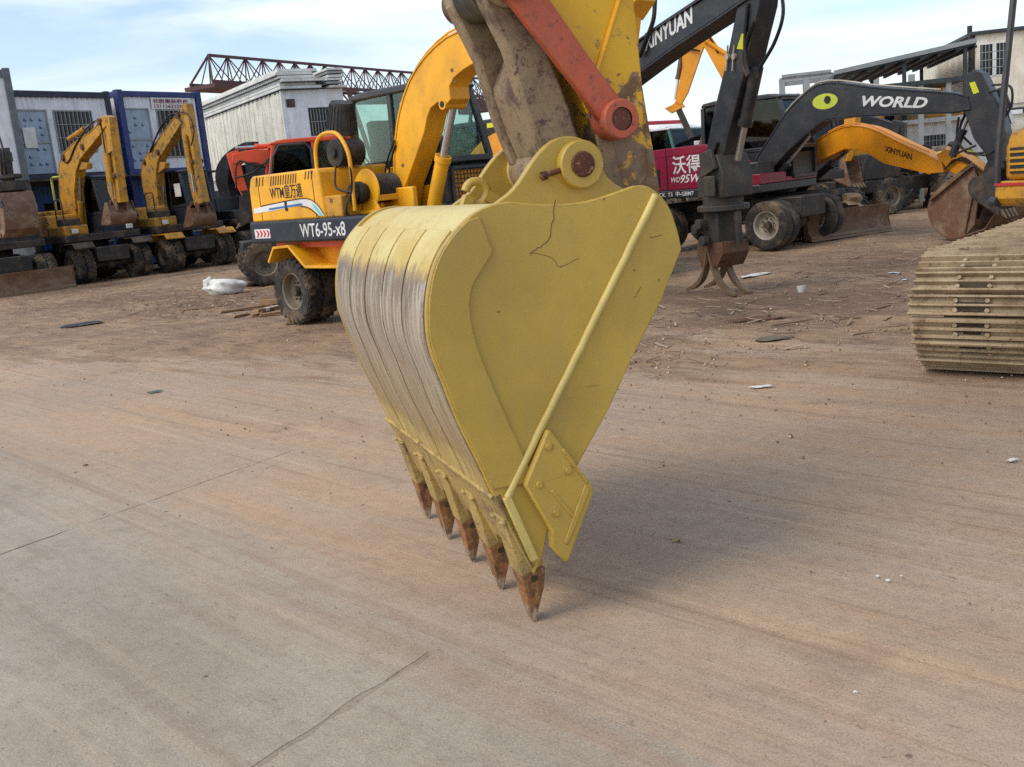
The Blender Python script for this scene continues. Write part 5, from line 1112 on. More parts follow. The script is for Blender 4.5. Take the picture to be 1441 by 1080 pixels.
def cabin(T, L_, D_, z0, z1, frame, wall, post=.17, holes=(), back=True):
    fr = T.p('frame', MB().box(post, L_-post, -.02, .14, z1-.16, z1), frame, None, 0.01)
    for (a, b, c, d) in ((-.02, .14, z0, z0+.14), (D_-.14, D_+.02, z1-.16, z1), (D_-.14, D_+.02, z0, z0+.14)): T.p('long_rail', MB().box(post, L_-post, a, b, c, d), frame, fr, 0.01)
    for x in (0, L_-post):
        for y in (-.03, D_-post+.03): T.p('corner_post', MB().box(x, x+post, y, y+post, z0, z1+.04), frame, fr, 0.01)
    for x in (0.02, L_-.14): [T.p('side_rail', MB().box(x, x+.12, .14, D_-.14, zz, zz+.12), frame, fr) for zz in (z0, z1-.14)]
    T.p('roof', MB().box(.05, L_-.05, .02, D_-.02, z1-.03, z1+.012), 'grey_frame', fr)
    corr_wall(T, post, L_-post, z0+.14, z1-.16, .03, wall, fr, holes=holes)
    for x in (.06, L_-.08): T.p('side_wall', MB().box(x, x+.02, .1, D_-.1, z0+.1, z1-.1), wall, fr)
    T.p('rear_wall', MB().box(.1, L_-.1, D_-.06, D_-.04, z0+.1, z1-.1), wall, fr)
    T.p('floor_deck', MB().box(.1, L_-.1, .05, D_-.05, z0+.04, z0+.08), 'dark_metal', fr)
    return fr
def film_door(T, x0, x1, z0, z1, y, parent, mid=None):
    d = T.p('door', MB().box(x0, x1, y+.02, y+.05, z0, z1), 'door_film', parent)
    T.p('door_frame', MB().box(x0-.04, x0, y-.01, y+.05, z0, z1+.04).box(x1, x1+.04, y-.01, y+.05, z0, z1+.04).box(x0, x1, y-.01, y+.05, z1, z1+.04), 'steel_grey', d)
    if mid: T.p('mid_rail', MB().box(x0, x1, y-.006, y+.02, mid-.03, mid+.03), 'steel_grey', d)
    rr = random.Random(int(x0*100)); 
    for k in range(7):
        for j in range(3):
            if rr.random() < .75:
                cx = x0+.08+(x1-x0-.16)*(j+.5)/3+rr.uniform(-.03, .03); cz = z0+.15+(z1-z0-.3)*(k+.5)/7; a = .07
                T.p('film_mark', MB().prism([(cx-a, cz-.02), (cx-a*.4, cz+a), (cx-a*.2, cz+.02), (cx+a*.8, cz-a*.2), (cx, cz-a*.5)], y+.014, y+.018), 'film_print', d)
    return d
ED = (.55, .835)
p_ = atY(163, 129, 31.0)
C2 = Thing('office_cabin', 'upper office cabin with bright blue corner posts and pink lettering under the eave', 'cabin', p_, (0, 0), ED)
xr = C2.S(0, [(284, 150)])[0][0]
zt = C2.S(0, [(163, 128)])[0][1]; zb = C2.S(0, [(188, 246)])[0][1]
fz0 = max(2.7, zb)
d_ = C2.S(0, [(171, 153), (208, 155), (215, 242)]); w_ = C2.S(0, [(221, 156), (262, 158), (226, 200)])
dh = (d_[0][0], d_[1][0], fz0+.16, d_[0][1]-.02); wh = (w_[0][0], w_[1][0]+.15, w_[2][1]-.45, w_[0][1])
fr = cabin(C2, xr, 5.8, fz0, zt, 'blue_frame', 'white_sheet', .2, holes=(dh, wh))
film_door(C2, *dh, .02, fr, mid=(dh[2]+dh[3])/2); barred_window(C2, *wh, .02, fr, 7, 'steel_grey', 1)
C2.p('sign_panel', MB().box(wh[0]-.18, wh[1]+.1, -.006, .0, wh[3]+.05, zt-.17), 'plastic_white', fr)
hgt = zt-.17-wh[3]-.05
C2.text('长租集装箱房', wh[0]-.12, -.008, wh[3]+.05+hgt*.54, hgt*.40, 'magenta_ink', fr, sx=.5*(wh[1]-wh[0]+.1)/(hgt*.40)/3.0, bold=.02)
C2.text('13112622221', wh[0]-.12, -.008, wh[3]+.05+hgt*.10, hgt*.42, 'magenta_ink', fr, sx=(wh[1]-wh[0]+.1)/(hgt*.42)/6.2, bold=.02)
C1 = Thing('office_cabin', 'upper office cabin with dark grey-blue frame, film-covered door and wide barred window', 'cabin', C2.O, (0, 0), ED)
x_l, x_r = C1.S(0, [(-10, 128)])[0][0], -.26
C1.e.location = C2.O + C2.d*(x_l); C1.O = C2.O + C2.d*(x_l)
L1 = x_r-x_l
zt1 = C1.S(0, [(80, 129)])[0][1]
d_ = C1.S(0, [(24, 156), (64, 157), (75, 250)]); w_ = C1.S(0, [(76, 157), (128, 158), (88, 213)])
dh = (d_[0][0], d_[1][0], fz0+.16, d_[0][1]); wh = (w_[0][0], w_[1][0], w_[2][1], w_[0][1])
fr = cabin(C1, L1, 5.8, fz0, zt1, 'dark_blue', 'white_sheet', .16, holes=(dh, wh))
film_door(C1, *dh, .02, fr, mid=dh[2]+(dh[3]-dh[2])*.5); barred_window(C1, *wh, .02, fr, 9, 'steel_grey', 2)
C1.p('notice', MB().box(dh[0]+.05, dh[0]+.42, -.012, -.004, dh[3]-1.0, dh[3]-.45), 'plastic_white', fr)
def lower(T0, L_, lab, fm, seed):
    T = Thing('office_cabin', lab, 'cabin', T0.O, (0, 0), ED)
    rr = random.Random(seed)
    fr = cabin(T, L_, 5.8, .05, fz0-.02, fm, 'blue_panel', .2, holes=((.9, 1.9, .2, 2.1), (2.1, min(L_-.3, 2.9), .9, 2.1)))
    T.p('doorway', MB().box(.9, 1.9, .4, .42, .15, 2.15), 'window_dark', fr); barred_window(T, 2.1, min(L_-.3, 2.9), .9, 2.1, .02, fr, 6, 'steel_grey', 1)
    T.p('walkway', MB().box(0, L_, -.9, -.05, fz0-.08, fz0-.04), 'dark_metal', fr)
    return T
lower(C2, xr, 'lower blue-panelled cabin under the cabin with pink lettering', 'blue_frame', 1); lower(C1, L1, 'lower blue-panelled cabin under the cabin with the wide barred window', 'dark_blue', 2)
# pale container with grey frame at the left
C0 = Thing('shipping_container', 'pale container with dark grey corner frame standing beside the office cabins', 'container', atY(13, 100, 27.5), (0, 0), (.84, .54))
q = C0.S(0, [(13, 98)])[0]
C0.p('frame', MB().box(-6.2, q[0], .0, .12, q[1]-.2, q[1]).box(-6.2, q[0], .0, .12, 2.3, 2.45).box(q[0]-.18, q[0], -.02, .16, .02, q[1]+.04).box(-6.2, -6.02, -.02, .16, .02, q[1]).box(q[0]-.16, q[0]-.02, 2.3, 2.44, .02, q[1]), 'grey_frame', None, 0.01)
C0.p('wall', MB().box(-6.0, q[0]-.1, .04, 2.4, .1, q[1]-.1), 'white_sheet')
# white container with stacked roof panels
C3 = Thing('white_container', 'stained white container raised on a second storey with a small vent and barred window', 'container', atY(395, 126, 33.0), (0, 0), (.86, .51))
zt3 = C3.S(0, [(395, 128)])[0][1]; xr3 = C3.S(0, [(482, 133)])[0][0]
w_ = C3.S(0, [(434, 154), (468, 160), (438, 190)])
hole = (w_[0][0], w_[1][0], w_[2][1], w_[0][1])
b3 = C3.p('body', MB().box(0, xr3, 9.2, 9.23, 2.6, zt3).box(0, xr3, 0, 9.2, 2.6, 2.75).box(0, xr3, 0, 9.2, zt3-.06, zt3).box(xr3-.03, xr3, 0, 9.2, 2.7, zt3), 'white_stained', None)
for (a, b_, c, d) in ((0, hole[0], 2.7, zt3), (hole[1], xr3, 2.7, zt3), (hole[0], hole[1], 2.7, hole[2]), (hole[0], hole[1], hole[3], zt3)): C3.p('front_panel', MB().box(a, b_, -.03, 0, c, d), 'white_sheet', b3)
n_ = 40
for k in range(n_):
    a = 9.2*k/n_; C3.p('side_panel', MB().add([(0, a, 2.7), (-.02 if k % 2 else .0, a+.01, 2.7), (-.02 if k % 2 else .0, a+9.2/n_-.01, 2.7), (0, a+9.2/n_, 2.7), (0, a, zt3), (-.02 if k % 2 else .0, a+.01, zt3), (-.02 if k % 2 else .0, a+9.2/n_-.01, zt3), (0, a+9.2/n_, zt3)], [(0, 1, 5, 4), (1, 2, 6, 5), (2, 3, 7, 6)]), 'white_stained', b3)
C3.p('corner_trim', MB().box(-.05, .06, -.055, .02, 2.6, zt3), 'white_sheet', b3)
barred_window(C3, *hole, -.03, b3, 8, 'dark_metal', 1)
v_ = C3.S(-.03, [(402, 140)])[0]; C3.p('vent', MB().box(v_[0], v_[0]+.28, -.08, -.03, v_[1]-.25, v_[1]), 'dark_metal', b3, 0.01)
C3.p('lower_storey', MB().box(.2, xr3-.2, .3, 9.0, .02, 2.6), 'pale_wall', b3)
# stacked insulating panels on the roof
for k in range(6):
    rr = random.Random(k); z = zt3+.02+.105*k; x1 = xr3*(.62+.06*rr.uniform(-1, 1)); sk = rr.uniform(-.12, .12)
    k3 = C3.O + C3.d*(-.12+sk*.7) + C3.l*(-.2+rr.uniform(-.12, .12))
    T_ = Thing('sandwich_panel', 'white sandwich panel, layer %s of the stack on the white container' % ('one', 'two', 'three', 'four', 'five', 'six', 'seven')[k], 'panel', k3, (0, 0), (.86, .51), 'panels stacked on the white container')
    pn_ = T_.p('panel', MB().box(0, x1, 0, 9.4, z+.012, z+.1), 'plastic_white', None, 0.004)
    T_.p('panel_sheet', MB().box(-.012, x1+.012, -.012, 9.4, z, z+.014), 'grey_frame', pn_)
for k in range(6):
    rr = random.Random(30+k); z = zt3+.02+.11*k; x0 = xr3*(.74+.05*rr.uniform(-1, 1)); k3 = C3.O + C3.d*x0 + C3.l*(-.25+rr.uniform(-.1, .1))
    T_ = Thing('sandwich_panel', 'short pale panel, layer %s of the small untidy stack beside the tall panel stack' % ('one', 'two', 'three', 'four', 'five', 'six')[k], 'panel', k3, (0, 0), (.86+.04*rr.uniform(-1, 1), .51), 'panels stacked on the white container')
    T_.p('panel', MB().box(0, xr3*.27, 0, 3.0, z, z+.07), ('plastic_white', 'steel_grey', 'pale_wall')[k % 3], None, 0.004)
# ------------------------------------------------------------------ gantry crane
G0 = atY(293, 78, 62); G1 = atY(690, 113, 92)
gd = Vector((G1.x-G0.x, G1.y-G0.y, 0)); Lg = gd.length
GT = Thing('gantry_crane', 'dark red lattice gantry crane girder rising behind the containers', 'crane', G0, (0, 0), (gd.x, gd.y))
zt_ = G0.z; hb = 1.65; nb = 22; mb = MB()
gi = GT.p('girder', MB().beam((0, 0, zt_), (Lg, 0, zt_), .16, .16).beam((-.9, -.9, zt_-hb), (Lg, -.9, zt_-hb), .15, .2).beam((-.9, .9, zt_-hb), (Lg, .9, zt_-hb), .15, .2), 'gantry_red')
for k in range(nb):
    x = Lg*k/nb; xm = x+Lg/nb/2
    for s in (-1, 1):
        GT.p('brace', MB().beam((x, 0, zt_), (xm, s*.9, zt_-hb), .07, .07), 'gantry_red', gi); GT.p('brace', MB().beam((xm, s*.9, zt_-hb), (x+Lg/nb, 0, zt_), .07, .07), 'gantry_red', gi)
        GT.p('brace', MB().beam((x, 0, zt_), (x, s*.9, zt_-hb), .05, .05), 'gantry_red', gi)
    GT.p('cross_tie', MB().beam((x, -.9, zt_-hb), (x, .9, zt_-hb), .09, .09), 'gantry_red', gi)
for s in (-1, 1): GT.p('brace', MB().beam((0, 0, zt_), (-.9, s*.9, zt_-hb), .12, .12), 'gantry_red', gi)
GT.p('end_carriage', MB().box(-1.1, 2.2, -1.2, 1.2, zt_-hb-.35, zt_-hb-.12), 'gantry_red', gi)
for xl in (Lg*.32, Lg-2.0):
    for s in (-1, 1):
        lg = GT.p('leg', MB().beam((xl, s*.8, zt_-hb), (xl, s*3.2, .1), .24, .24, (1, 0, 0)).beam((xl+1.2, s*.8, zt_-hb), (xl+1.2, s*3.2, .1), .24, .24, (1, 0, 0)), 'gantry_red', gi)
        for k in range(6):
            f0, f1 = k/6, (k+1)/6; y0 = s*(.8+2.4*f0); y1 = s*(.8+2.4*f1); zz0 = (zt_-hb)*(1-f0)+.1; zz1 = (zt_-hb)*(1-f1)+.1
            GT.p('leg_brace', MB().beam((xl, y0, zz0), (xl+1.2, y1, zz1), .09, .09), 'gantry_red', gi)
    GT.p('sill_beam', MB().box(xl-.2, xl+1.4, -3.5, 3.5, .0, .35), 'gantry_red', gi)
GT.p('trolley', MB().box(Lg*.88, Lg*.88+1.6, -1.2, 1.2, zt_-hb-1.3, zt_-hb-.3), 'gantry_red', gi, 0.02)
# ------------------------------------------------------------------ right-hand buildings
def px3(x, y, Y): p = atY(x, y, Y); return p
B1 = Thing('office_building', 'cream two-storey site building with barred upper window at the yard edge', 'building', atY(1372, 60, 30.0), (0, 0), (.97, -.22))
zr = B1.S(0, [(1374, 50)])[0][1]
w_ = B1.S(0, [(1379, 64), (1419, 60), (1380, 108), (1397, 64)])
wh = (w_[0][0], w_[1][0], w_[2][1], w_[0][1])
bb1 = B1.p('wall', MB().box(.0, 7.0, .03, 8.0, 0, 2.42).box(0, 7.0, 7.97, 8.0, 2.42, zr).box(6.97, 7.0, .03, 7.97, 2.42, zr).box(0, .03, .03, 7.97, 2.42, zr), 'cream_wall')
for (a, b_, c, d) in ((0, wh[0], 2.42, zr), (wh[1], 7.0, 2.42, zr), (wh[0], wh[1], 2.42, wh[2]), (wh[0], wh[1], wh[3], zr)): B1.p('wall_panel', MB().box(a, b_, -.02, .03, c, d), 'cream_wall', bb1)
barred_window(B1, *wh, -.02, bb1, 8, 'white_ink', 3)
B1.p('window_mullion', MB().box((wh[0]+wh[1])/2-.05, (wh[0]+wh[1])/2+.05, -.045, -.021, wh[2], wh[3]), 'white_ink', bb1)
B1.p('roof', MB().box(-.15, 7.2, -.15, 8.2, zr, zr+.10), 'canopy_dark', bb1, 0.01)
B1.p('corner_pipe', MB().box(-.16, -.03, -.06, .10, 0, zr+.1), 'dark_metal', bb1); B1.p('corner_pipe', MB().cyl((-.1, .2, zr), (-.1, .2, zr+.3), .07, seg=10), 'dark_metal', bb1)
z_ = B1.S(0, [(1385, 146)])[0][1]
B1.p('string_course', MB().box(.02, 7.0, -.10, -.02, z_-.35, z_-.2), 'canopy_dark', bb1, 0.01)
# canopy
CN = Thing('yard_canopy', 'long dark sheet-metal canopy sloping up to the cream building', 'canopy', atY(1372, 62, 29.0), (0, 0), (.97, -.22))
a0 = CN.S(0, [(1172, 105), (1370, 60), (1370, 75), (1175, 110)])
cn = CN.p('roof_sheet', MB().prism([a0[0], a0[1], (a0[1][0], a0[1][1]-.09), (a0[0][0], a0[0][1]-.09)], -.3, 6.5), 'canopy_dark')
nk = 9
for k in range(nk):
    f = k/(nk-1); x = a0[0][0]+(a0[1][0]-a0[0][0])*f; z = a0[0][1]+(a0[1][1]-a0[0][1])*f-.1
    CN.p('rafter', MB().box(x-.04, x+.04, -.25, 6.5, z-.07, z), 'canopy_dark', cn)
CN.p('gutter', MB().beam((a0[0][0], -.33, a0[0][1]+.02), (a0[1][0], -.33, a0[1][1]+.02), .06, .12), 'steel_grey', cn)
for x in (a0[0][0]+.05, a0[0][0]*.5, -.3):
    f = (x-a0[0][0])/(a0[1][0]-a0[0][0]); z = a0[0][1]+(a0[1][1]-a0[0][1])*f
    for y in (-.2, 6.2): CN.p('post', MB().box(x-.05, x+.05, y-.05, y+.05, 0, z-.05), 'canopy_dark', cn)
C5 = Thing('yard_canopy', 'lower dark flat canopy on pale posts below the long sloping canopy', 'canopy', atY(1365, 125, 26.5), (0, 0), (.97, -.22))
a1 = C5.S(0, [(1215, 122), (1365, 106), (1365, 112)])
c5 = C5.p('roof_sheet', MB().prism([a1[0], a1[1], a1[2], (a1[0][0], a1[0][1]-.12)], 0, 4.5), 'canopy_dark')
for x in (a1[0][0]+.3, a1[0][0]*.45, -.5): C5.p('post', MB().box(x-.06, x+.06, .05, .17, 0, a1[0][1]-.02+(a1[1][1]-a1[0][1])*((x-a1[0][0])/(a1[1][0]-a1[0][0]))), 'steel_grey', c5)
C5.p('dark_backdrop', MB().box(a1[0][0], -.3, 4.3, 4.45, 0, a1[0][1]-.05), 'navy', c5)  # added navy backdrop: its dark colour stands in for shade under the canopy
C5.p('rolled_sheet', MB().cyl((a1[0][0]+1.0, 2.0, .4), (a1[0][0]+3.0, 2.4, .4), .4, seg=16), 'cardboard', c5)
# low white building with window strip
B2 = Thing('low_building', 'low white workshop building with barred window strip behind the orange boom', 'building', atY(1370, 200, 28.5), (0, 0), (.97, -.22))
q = B2.S(0, [(1262, 180), (1360, 168), (1295, 192), (1335, 190), (1297, 208)])
x0 = -7.5; zr2 = q[1][1]
wh = (q[2][0], q[3][0], q[4][1], q[2][1])
b2 = B2.p('wall', MB().box(x0, 1.0, 3.97, 4.0, 0, zr2).box(x0, x0+.03, 0, 4, 0, zr2).box(.97, 1.0, 0, 4, 0, zr2), 'pale_wall')
corr_wall(B2, x0, wh[0], 0, zr2, -.02, 'pale_wall', b2, .25, .025); corr_wall(B2, wh[1], 1.0, 0, zr2, -.02, 'pale_wall', b2, .25, .025)
corr_wall(B2, wh[0], wh[1], 0, wh[2], -.02, 'pale_wall', b2, .25, .025); corr_wall(B2, wh[0], wh[1], wh[3], zr2, -.02, 'pale_wall', b2, .25, .025)
barred_window(B2, *wh, -.02, b2, 8, 'white_ink', 1)
B2.p('roof', MB().box(x0-.2, 1.2, -.25, 4.2, zr2, zr2+.12), 'white_sheet', b2, 0.01)
for k_, (pxx, ht, lab) in enumerate((((1282, 178), .75, 'tilted yellow bonnet panel stored on the workshop roof, paler one'), ((1308, 176), .95, 'upright yellow bonnet panel stored on the workshop roof, taller one'), ((1352, 172), .6, 'small yellow cover stored on the workshop roof by the black stick'))):
    xx_ = B2.S(.6, [pxx])[0][0]; wp = B2.O + B2.d*xx_ + B2.l*.6
    YP = Thing('bonnet_panel', lab, 'panel', wp, (0, 0), (.97-.1*k_, -.22-.2*k_), 'yellow covers stored on the workshop roof')
    YP.p('sheet', MB().prism([(-.45, zr2+.12), (-.2+.3*k_*.5, zr2+.12+ht), (.35, zr2+.12+ht*.9), (.45, zr2+.12)], -.2, .3), ('cardboard', 'orange_yellow', 'yellow')[k_], None, .02)
    YP.p('lip', MB().box(-.46, .46, -.24, .34, zr2+.115, zr2+.16), 'yellow_old')
# grey steel frame in the back
FRM = Thing('steel_frame', 'pale grey open steel frame tower behind the black boom', 'frame', atY(1100, 106, 42), (0, 0), (.96, -.28))
zf = FRM.S(0, [(1100, 106)])[0][1]; wf = FRM.S(0, [(1170, 112)])[0][0]
ff = FRM.p('beam', MB().box(0, wf, -.1, .1, zf-.2, zf), 'steel_grey')
for z in (zf*.62, zf-.2):
    for y in (0, 2.4): FRM.p('beam', MB().box(0, wf, y-.1, y+.1, z-.1, z+.1), 'steel_grey', ff)
    for x in (0, wf): FRM.p('beam', MB().box(x-.1, x+.1, .1, 2.3, z-.09, z+.09), 'steel_grey', ff)
for x in (0, wf*.5, wf):
    for y in (0, 2.4): FRM.p('column', MB().box(x-.12, x+.12, y-.12, y+.12, 0, zf-.2), 'steel_grey', ff)
for (x, z) in ((wf*1.35, zf-.1), (wf*1.9, zf+.0), (wf*2.6, zf-.5), (wf*3.4, zf-.2), (wf*4.2, zf-.6), (wf*4.8, zf)): FRM.p('column', MB().box(x-.12, x+.12, .5, .74, 0, z), 'steel_grey', ff)
FRM.p('stair', MB().beam((wf*.45, 1.2, zf*.72), (wf*.8, 1.2, zf-.1), .5, .12), 'steel_grey', ff)
# long low sheds closing the horizon
def shed(name, lab, x, Y, L_, h, D_, wall, roof, d=(1, 0), rh=.8):
    T = Thing(name, lab, 'building', (x, Y), (0, 0), d)
    w = T.p('wall', MB().box(0, L_, 0, D_, 0, h), wall)
    T.p('roof', MB().prism_x([(-.3, h+.003), (D_/2, h+rh), (D_+.3, h+.003)], -.3, L_+.3), roof, w)
    for k in range(int(L_/3)):
        xx = 1.0+3*k; T.p('window', MB().box(xx, xx+1.2, -.03, -.003, h*.4, h*.75), 'window_dark', w)
    return T
shed('long_shed', 'far grey shed between the gantry and the maroon excavator', -14, 100, 36, 3.6, 8, 'pale_wall', 'steel_grey', (1, .05))
shed('long_shed', 'far pale shed behind the white tarpaulin mound', 22, 62, 26, 3.0, 8, 'pale_wall', 'white_sheet', (.98, -.2))
shed('long_shed', 'far low shed beyond the containers at the left', -66, 92, 50, 4.0, 8, 'cream_wall', 'canopy_dark', (1, .1))
# white covered heap + upturned toothed bucket + background machines
q = atY(950, 178, 40)
HP = Thing('tarpaulin_mound', 'white tarpaulin-covered mound behind the green cab', 'mound', (q.x, q.y), (0, 0), (1, 0))
mv = MB().blob((0, 0, 1.2), (2.6, 1.6, 1.9), 77, .14, 3); mv.v = [(x, y, max(.0, z)) for x, y, z in mv.v]
HP.p('cover', mv, 'plastic_white', None, smooth=60)
q = atY(905, 190, 31)
BG1 = Thing('parked_truck', 'green truck cab with red roof bar seen above the maroon hood', 'truck', (q.x+.8, q.y), (0, 0), (.69, -.724))
cab(BG1, -1.0, .9, -1.0, 1.0, .95, 2.62, 'teal', 'white_sheet', 'glass_dark', .5, .2)
BG1.p('bonnet', MB().box(.9, 1.3, -1.0, 1.0, .7, 1.6), 'teal', None, 0.05); BG1.p('frame_rail', MB().box(-4.5, 1.2, -.45, .45, .6, .95), 'dark_metal')
BG1.p('roof_bar', MB().cyl((-.2, -1.1, 2.85), (-.2, 1.1, 2.85), .06, seg=10), 'red_ink')
BG1.p('load_box', MB().box(-4.5, -1.2, -1.05, 1.05, .95, 2.0), 'grey_frame', None, 0.03)
for x in (.6, -3.4):
    for s in (-1, 1): wheel(BG1, x, s*.9, s, 'rim_grey', TYP, .48)
q = atY(1000, 178, 29)
BKT = Thing('spare_bucket', 'brown toothed bucket upturned with its teeth pointing at the sky', 'bucket', (q.x, q.y), (0, 0), (.9, -.43))
BKT.p('stand', MB().box(-.6, .6, -.6, .6, 0, 1.5), 'dark_metal', None, 0.03)
small_bucket(BKT, -.1, 1.75, .85, math.radians(190), 1.0, 'rusty_bucket', 5, 0, flip=1)
# far excavators with raised arms
def far_exc(at, d, lab, boom_o, boom_i, stick, paint, bucket=None, off=-.15):
    T = Thing('wheeled_excavator', lab, 'excavator', at, (0, 0), d, GRP)
    chassis(T); house(T, paint, 'dark_metal', -1.6, 1.8); cab(T, -.9, .8, .12, .95, 1.21, 2.6, 'black_paint', 'black_paint', 'glass_dark', .36, .2)
    b, st = boomset(T, boom_o+boom_i, off, off+.3, paint, stick)
    return T, b, st
q = atY(1075, 200, 27)
TF = Thing('wheeled_excavator', 'far yellow excavator holding its arm high above the green truck cab', 'excavator', (q.x, q.y), (0, 0), (-.96, .28), GRP)
chassis(TF); house(TF, 'orange_yellow', 'dark_metal', -1.6, 1.8); cab(TF, -.9, .8, .12, .95, 1.21, 2.75, 'black_paint', 'black_paint', 'glass_dark', .36, .2)
o_ = TF.S(.1, [(1072, 200), (1050, 130), (1022, 82), (1000, 50), (985, 44)]); i_ = TF.S(.1, [(984, 56), (994, 72), (1012, 104), (1030, 140), (1040, 200)])
b_f, s_f = boomset(TF, o_+i_, -.2, .1, 'orange_yellow', TF.S(.1, [(984, 42), (998, 46), (985, 80), (968, 130), (958, 148), (950, 144), (960, 95), (960, 62), (968, 56)]))
q0_, q1_ = TF.S(.1, [(960, 68), (949, 140)]); TF.hyd((q0_[0], -.05, q0_[1]), (q1_[0], -.05, q1_[1]), .07, .6, 'rusty', s_f)
q = TF.S(.0, [(952, 148)])[0]; TF.p('linkage', MB().prism(TF.S(.0, [(955, 140), (964, 150), (945, 160), (935, 153), (946, 148)]), -.15, .05), 'orange_yellow', s_f, .01)
TF.p('hammer', MB().beam((q[0], -.05, q[1]), (q[0]-.35, -.05, q[1]-.9), .16, .16), 'dark_metal', s_f)
hoses(TF, [[(x, .13, z) for x, z in TF.S(.1, [(1010, 75), (998, 52), (985, 46), (975, 62), (962, 60), (966, 68), (985, 72)])]], .025, b_f)
TF.hyd((o_[2][0], .12, o_[2][1]+.1), (o_[4][0]+.2, .12, o_[4][1]+.0), .06, .6, 'orange_yellow', b_f)
q = atY(1090, 195, 24.5)
TG = Thing('wheeled_excavator', 'yellow-roofed dark-cabbed excavator behind the maroon one', 'excavator', (q.x+.3, q.y), (0, 0), (.69, -.724), GRP)
chassis(TG); house(TG, 'orange_yellow', 'dark_metal', -1.6, 2.0); cab(TG, -1.0, .9, .0, .95, 1.21, 2.75, 'black_paint', 'black_paint', 'glass_dark', .36, .2)
TG.p('counterweight', MB().prism([(-1.7, 1.3), (-1.75, 2.1), (-1.5, 2.3), (-1.0, 2.3), (-1.0, 1.3)], -.9, .9), 'orange_yellow', None, .05)
b_g, s_g = boomset(TG, smoothpath([(.2, 1.4), (.5, 2.6), (1.2, 3.0), (2.0, 2.7)], 3)+[(1.9, 2.4), (1.2, 2.55), (.9, 2.2), (.7, 1.4)], -.6, -.3, 'orange_yellow', [(1.85, 2.85), (2.15, 2.75), (2.0, 2.0), (1.8, 1.3), (1.65, 1.3)])
small_bucket(TG, 1.7, 1.35, .5, math.radians(45), .6, 'rusty_bucket', 4, -.45)
q = atY(1118, 255, 26.5)
TK = Thing('wheeled_excavator', 'black wheeled excavator behind the orange-yellow boom with folded dark arm', 'excavator', (q.x, q.y), (0, 0), (.75, -.66), GRP)
chassis(TK); house(TK, 'black_paint', 'dark_metal', -1.6, 1.85); cab(TK, -.95, .85, .1, .95, 1.21, 2.68, 'black_paint', 'black_paint', 'glass', .36, .2)
b_k, s_k = boomset(TK, smoothpath([(-.1, 1.35), (.2, 2.1), (.9, 2.55), (2.0, 2.35), (2.9, 2.0)], 3)+[(2.85, 1.8), (1.9, 2.05), (1.0, 2.15), (.7, 1.9), (.5, 1.35)], -.4, -.15, 'black_paint', [(2.7, 2.15), (3.0, 2.05), (2.95, 1.4), (2.8, .9), (2.65, .9), (2.72, 1.5)])
TK.hyd((.9, -.27, 1.3), (1.3, -.27, 2.15), .06, .6, 'dark_metal', b_k); small_bucket(TK, 2.72, .9, .45, math.radians(-60), .55, 'rusty_bucket', 4, -.27, flip=-1)
q = atY(1150, 250, 30.0)
TM = Thing('wheeled_excavator', 'yellow wheeled excavator with dark cab farther behind the black eye-emblem boom', 'excavator', (q.x, q.y), (0, 0), (.75, -.66), GRP)
chassis(TM); house(TM, 'yellow', 'dark_metal', -1.6, 1.9); cab(TM, -.95, .85, .1, .95, 1.21, 2.7, 'cab_grey', 'yellow', 'glass', .36, .2)
b_k, s_k = boomset(TM, smoothpath([(-.1, 1.35), (.1, 2.3), (.9, 2.9), (2.0, 2.9)], 3)+[(2.0, 2.65), (1.0, 2.6), (.6, 2.2), (.4, 1.35)], -.4, -.12, 'yellow', [(1.85, 3.0), (2.15, 2.95), (2.05, 2.1), (1.9, 1.4), (1.75, 1.4), (1.82, 2.2)])
small_bucket(TM, 1.8, 1.4, .45, math.radians(-60), .55, 'rusty_bucket', 4, -.26, flip=-1)
# tractor with pale yellow mudguards
LD = Thing('farm_tractor', 'dusty tractor chassis with pale yellow mudguards and one big tyre behind the rusty bucket', 'tractor', gnd(1268, 292), (-.2, -.8), (-.92, -.38))
for x, s, R in ((-.2, -1, .56), (-.2, 1, .56), (1.7, -1, .42), (1.7, 1, .42)): wheel(LD, x, s*.8, s, 'rim_light' if R > .5 else 'rim_grey', TY, R)
lf = LD.p('frame', MB().box(-.6, 2.0, -.35, .35, .5, .8).cyl((-.2, -.75, .56), (-.2, .75, .56), .1, seg=12).cyl((1.7, -.75, .42), (1.7, .75, .42), .08, seg=12), 'dark_metal', None, .02)
for s in (-1, 1): LD.p('mudguard', MB().strip([(-.95, .95), (-.7, 1.22), (-.2, 1.3), (.4, 1.24), (.75, 1.0)], s*.8-.22, s*.8+.22, .03), 'pale_yellow', lf)
LD.p('bonnet', MB().prism([(.9, .8), (.9, 1.45), (1.9, 1.38), (2.05, 1.2), (2.05, .8)], -.35, .35), 'dark_metal', lf, .04)
LD.p('seat', MB().box(-.1, .3, -.25, .25, 1.0, 1.1).box(-.18, -.08, -.25, .25, 1.1, 1.5), 'seat_black', lf, .03)
LD.p('load', MB().blob((-.9, 0, 1.1), (.5, .6, .35), 5, .3, 2), 'tarp', lf)
q = atY(1225, 262, 27); 
YB = Thing('engine_housing', 'old yellow engine housing on a pallet under the orange boom', 'machinery', (q.x, q.y), (0, 0), (.92, -.38))
yb = YB.p('casing', MB().prism([(-.7, .5), (-.7, 1.5), (-.5, 1.65), (.6, 1.65), (.75, 1.5), (.75, .5)], -.5, .5), 'yellow_old', None, .06)
YB.p('grille', MB().box(-.5, .5, -.515, -.495, .9, 1.35), 'rusty', yb); YB.p('pallet', MB().box(-.9, .9, -.6, .6, 0, .5), 'wood', yb)
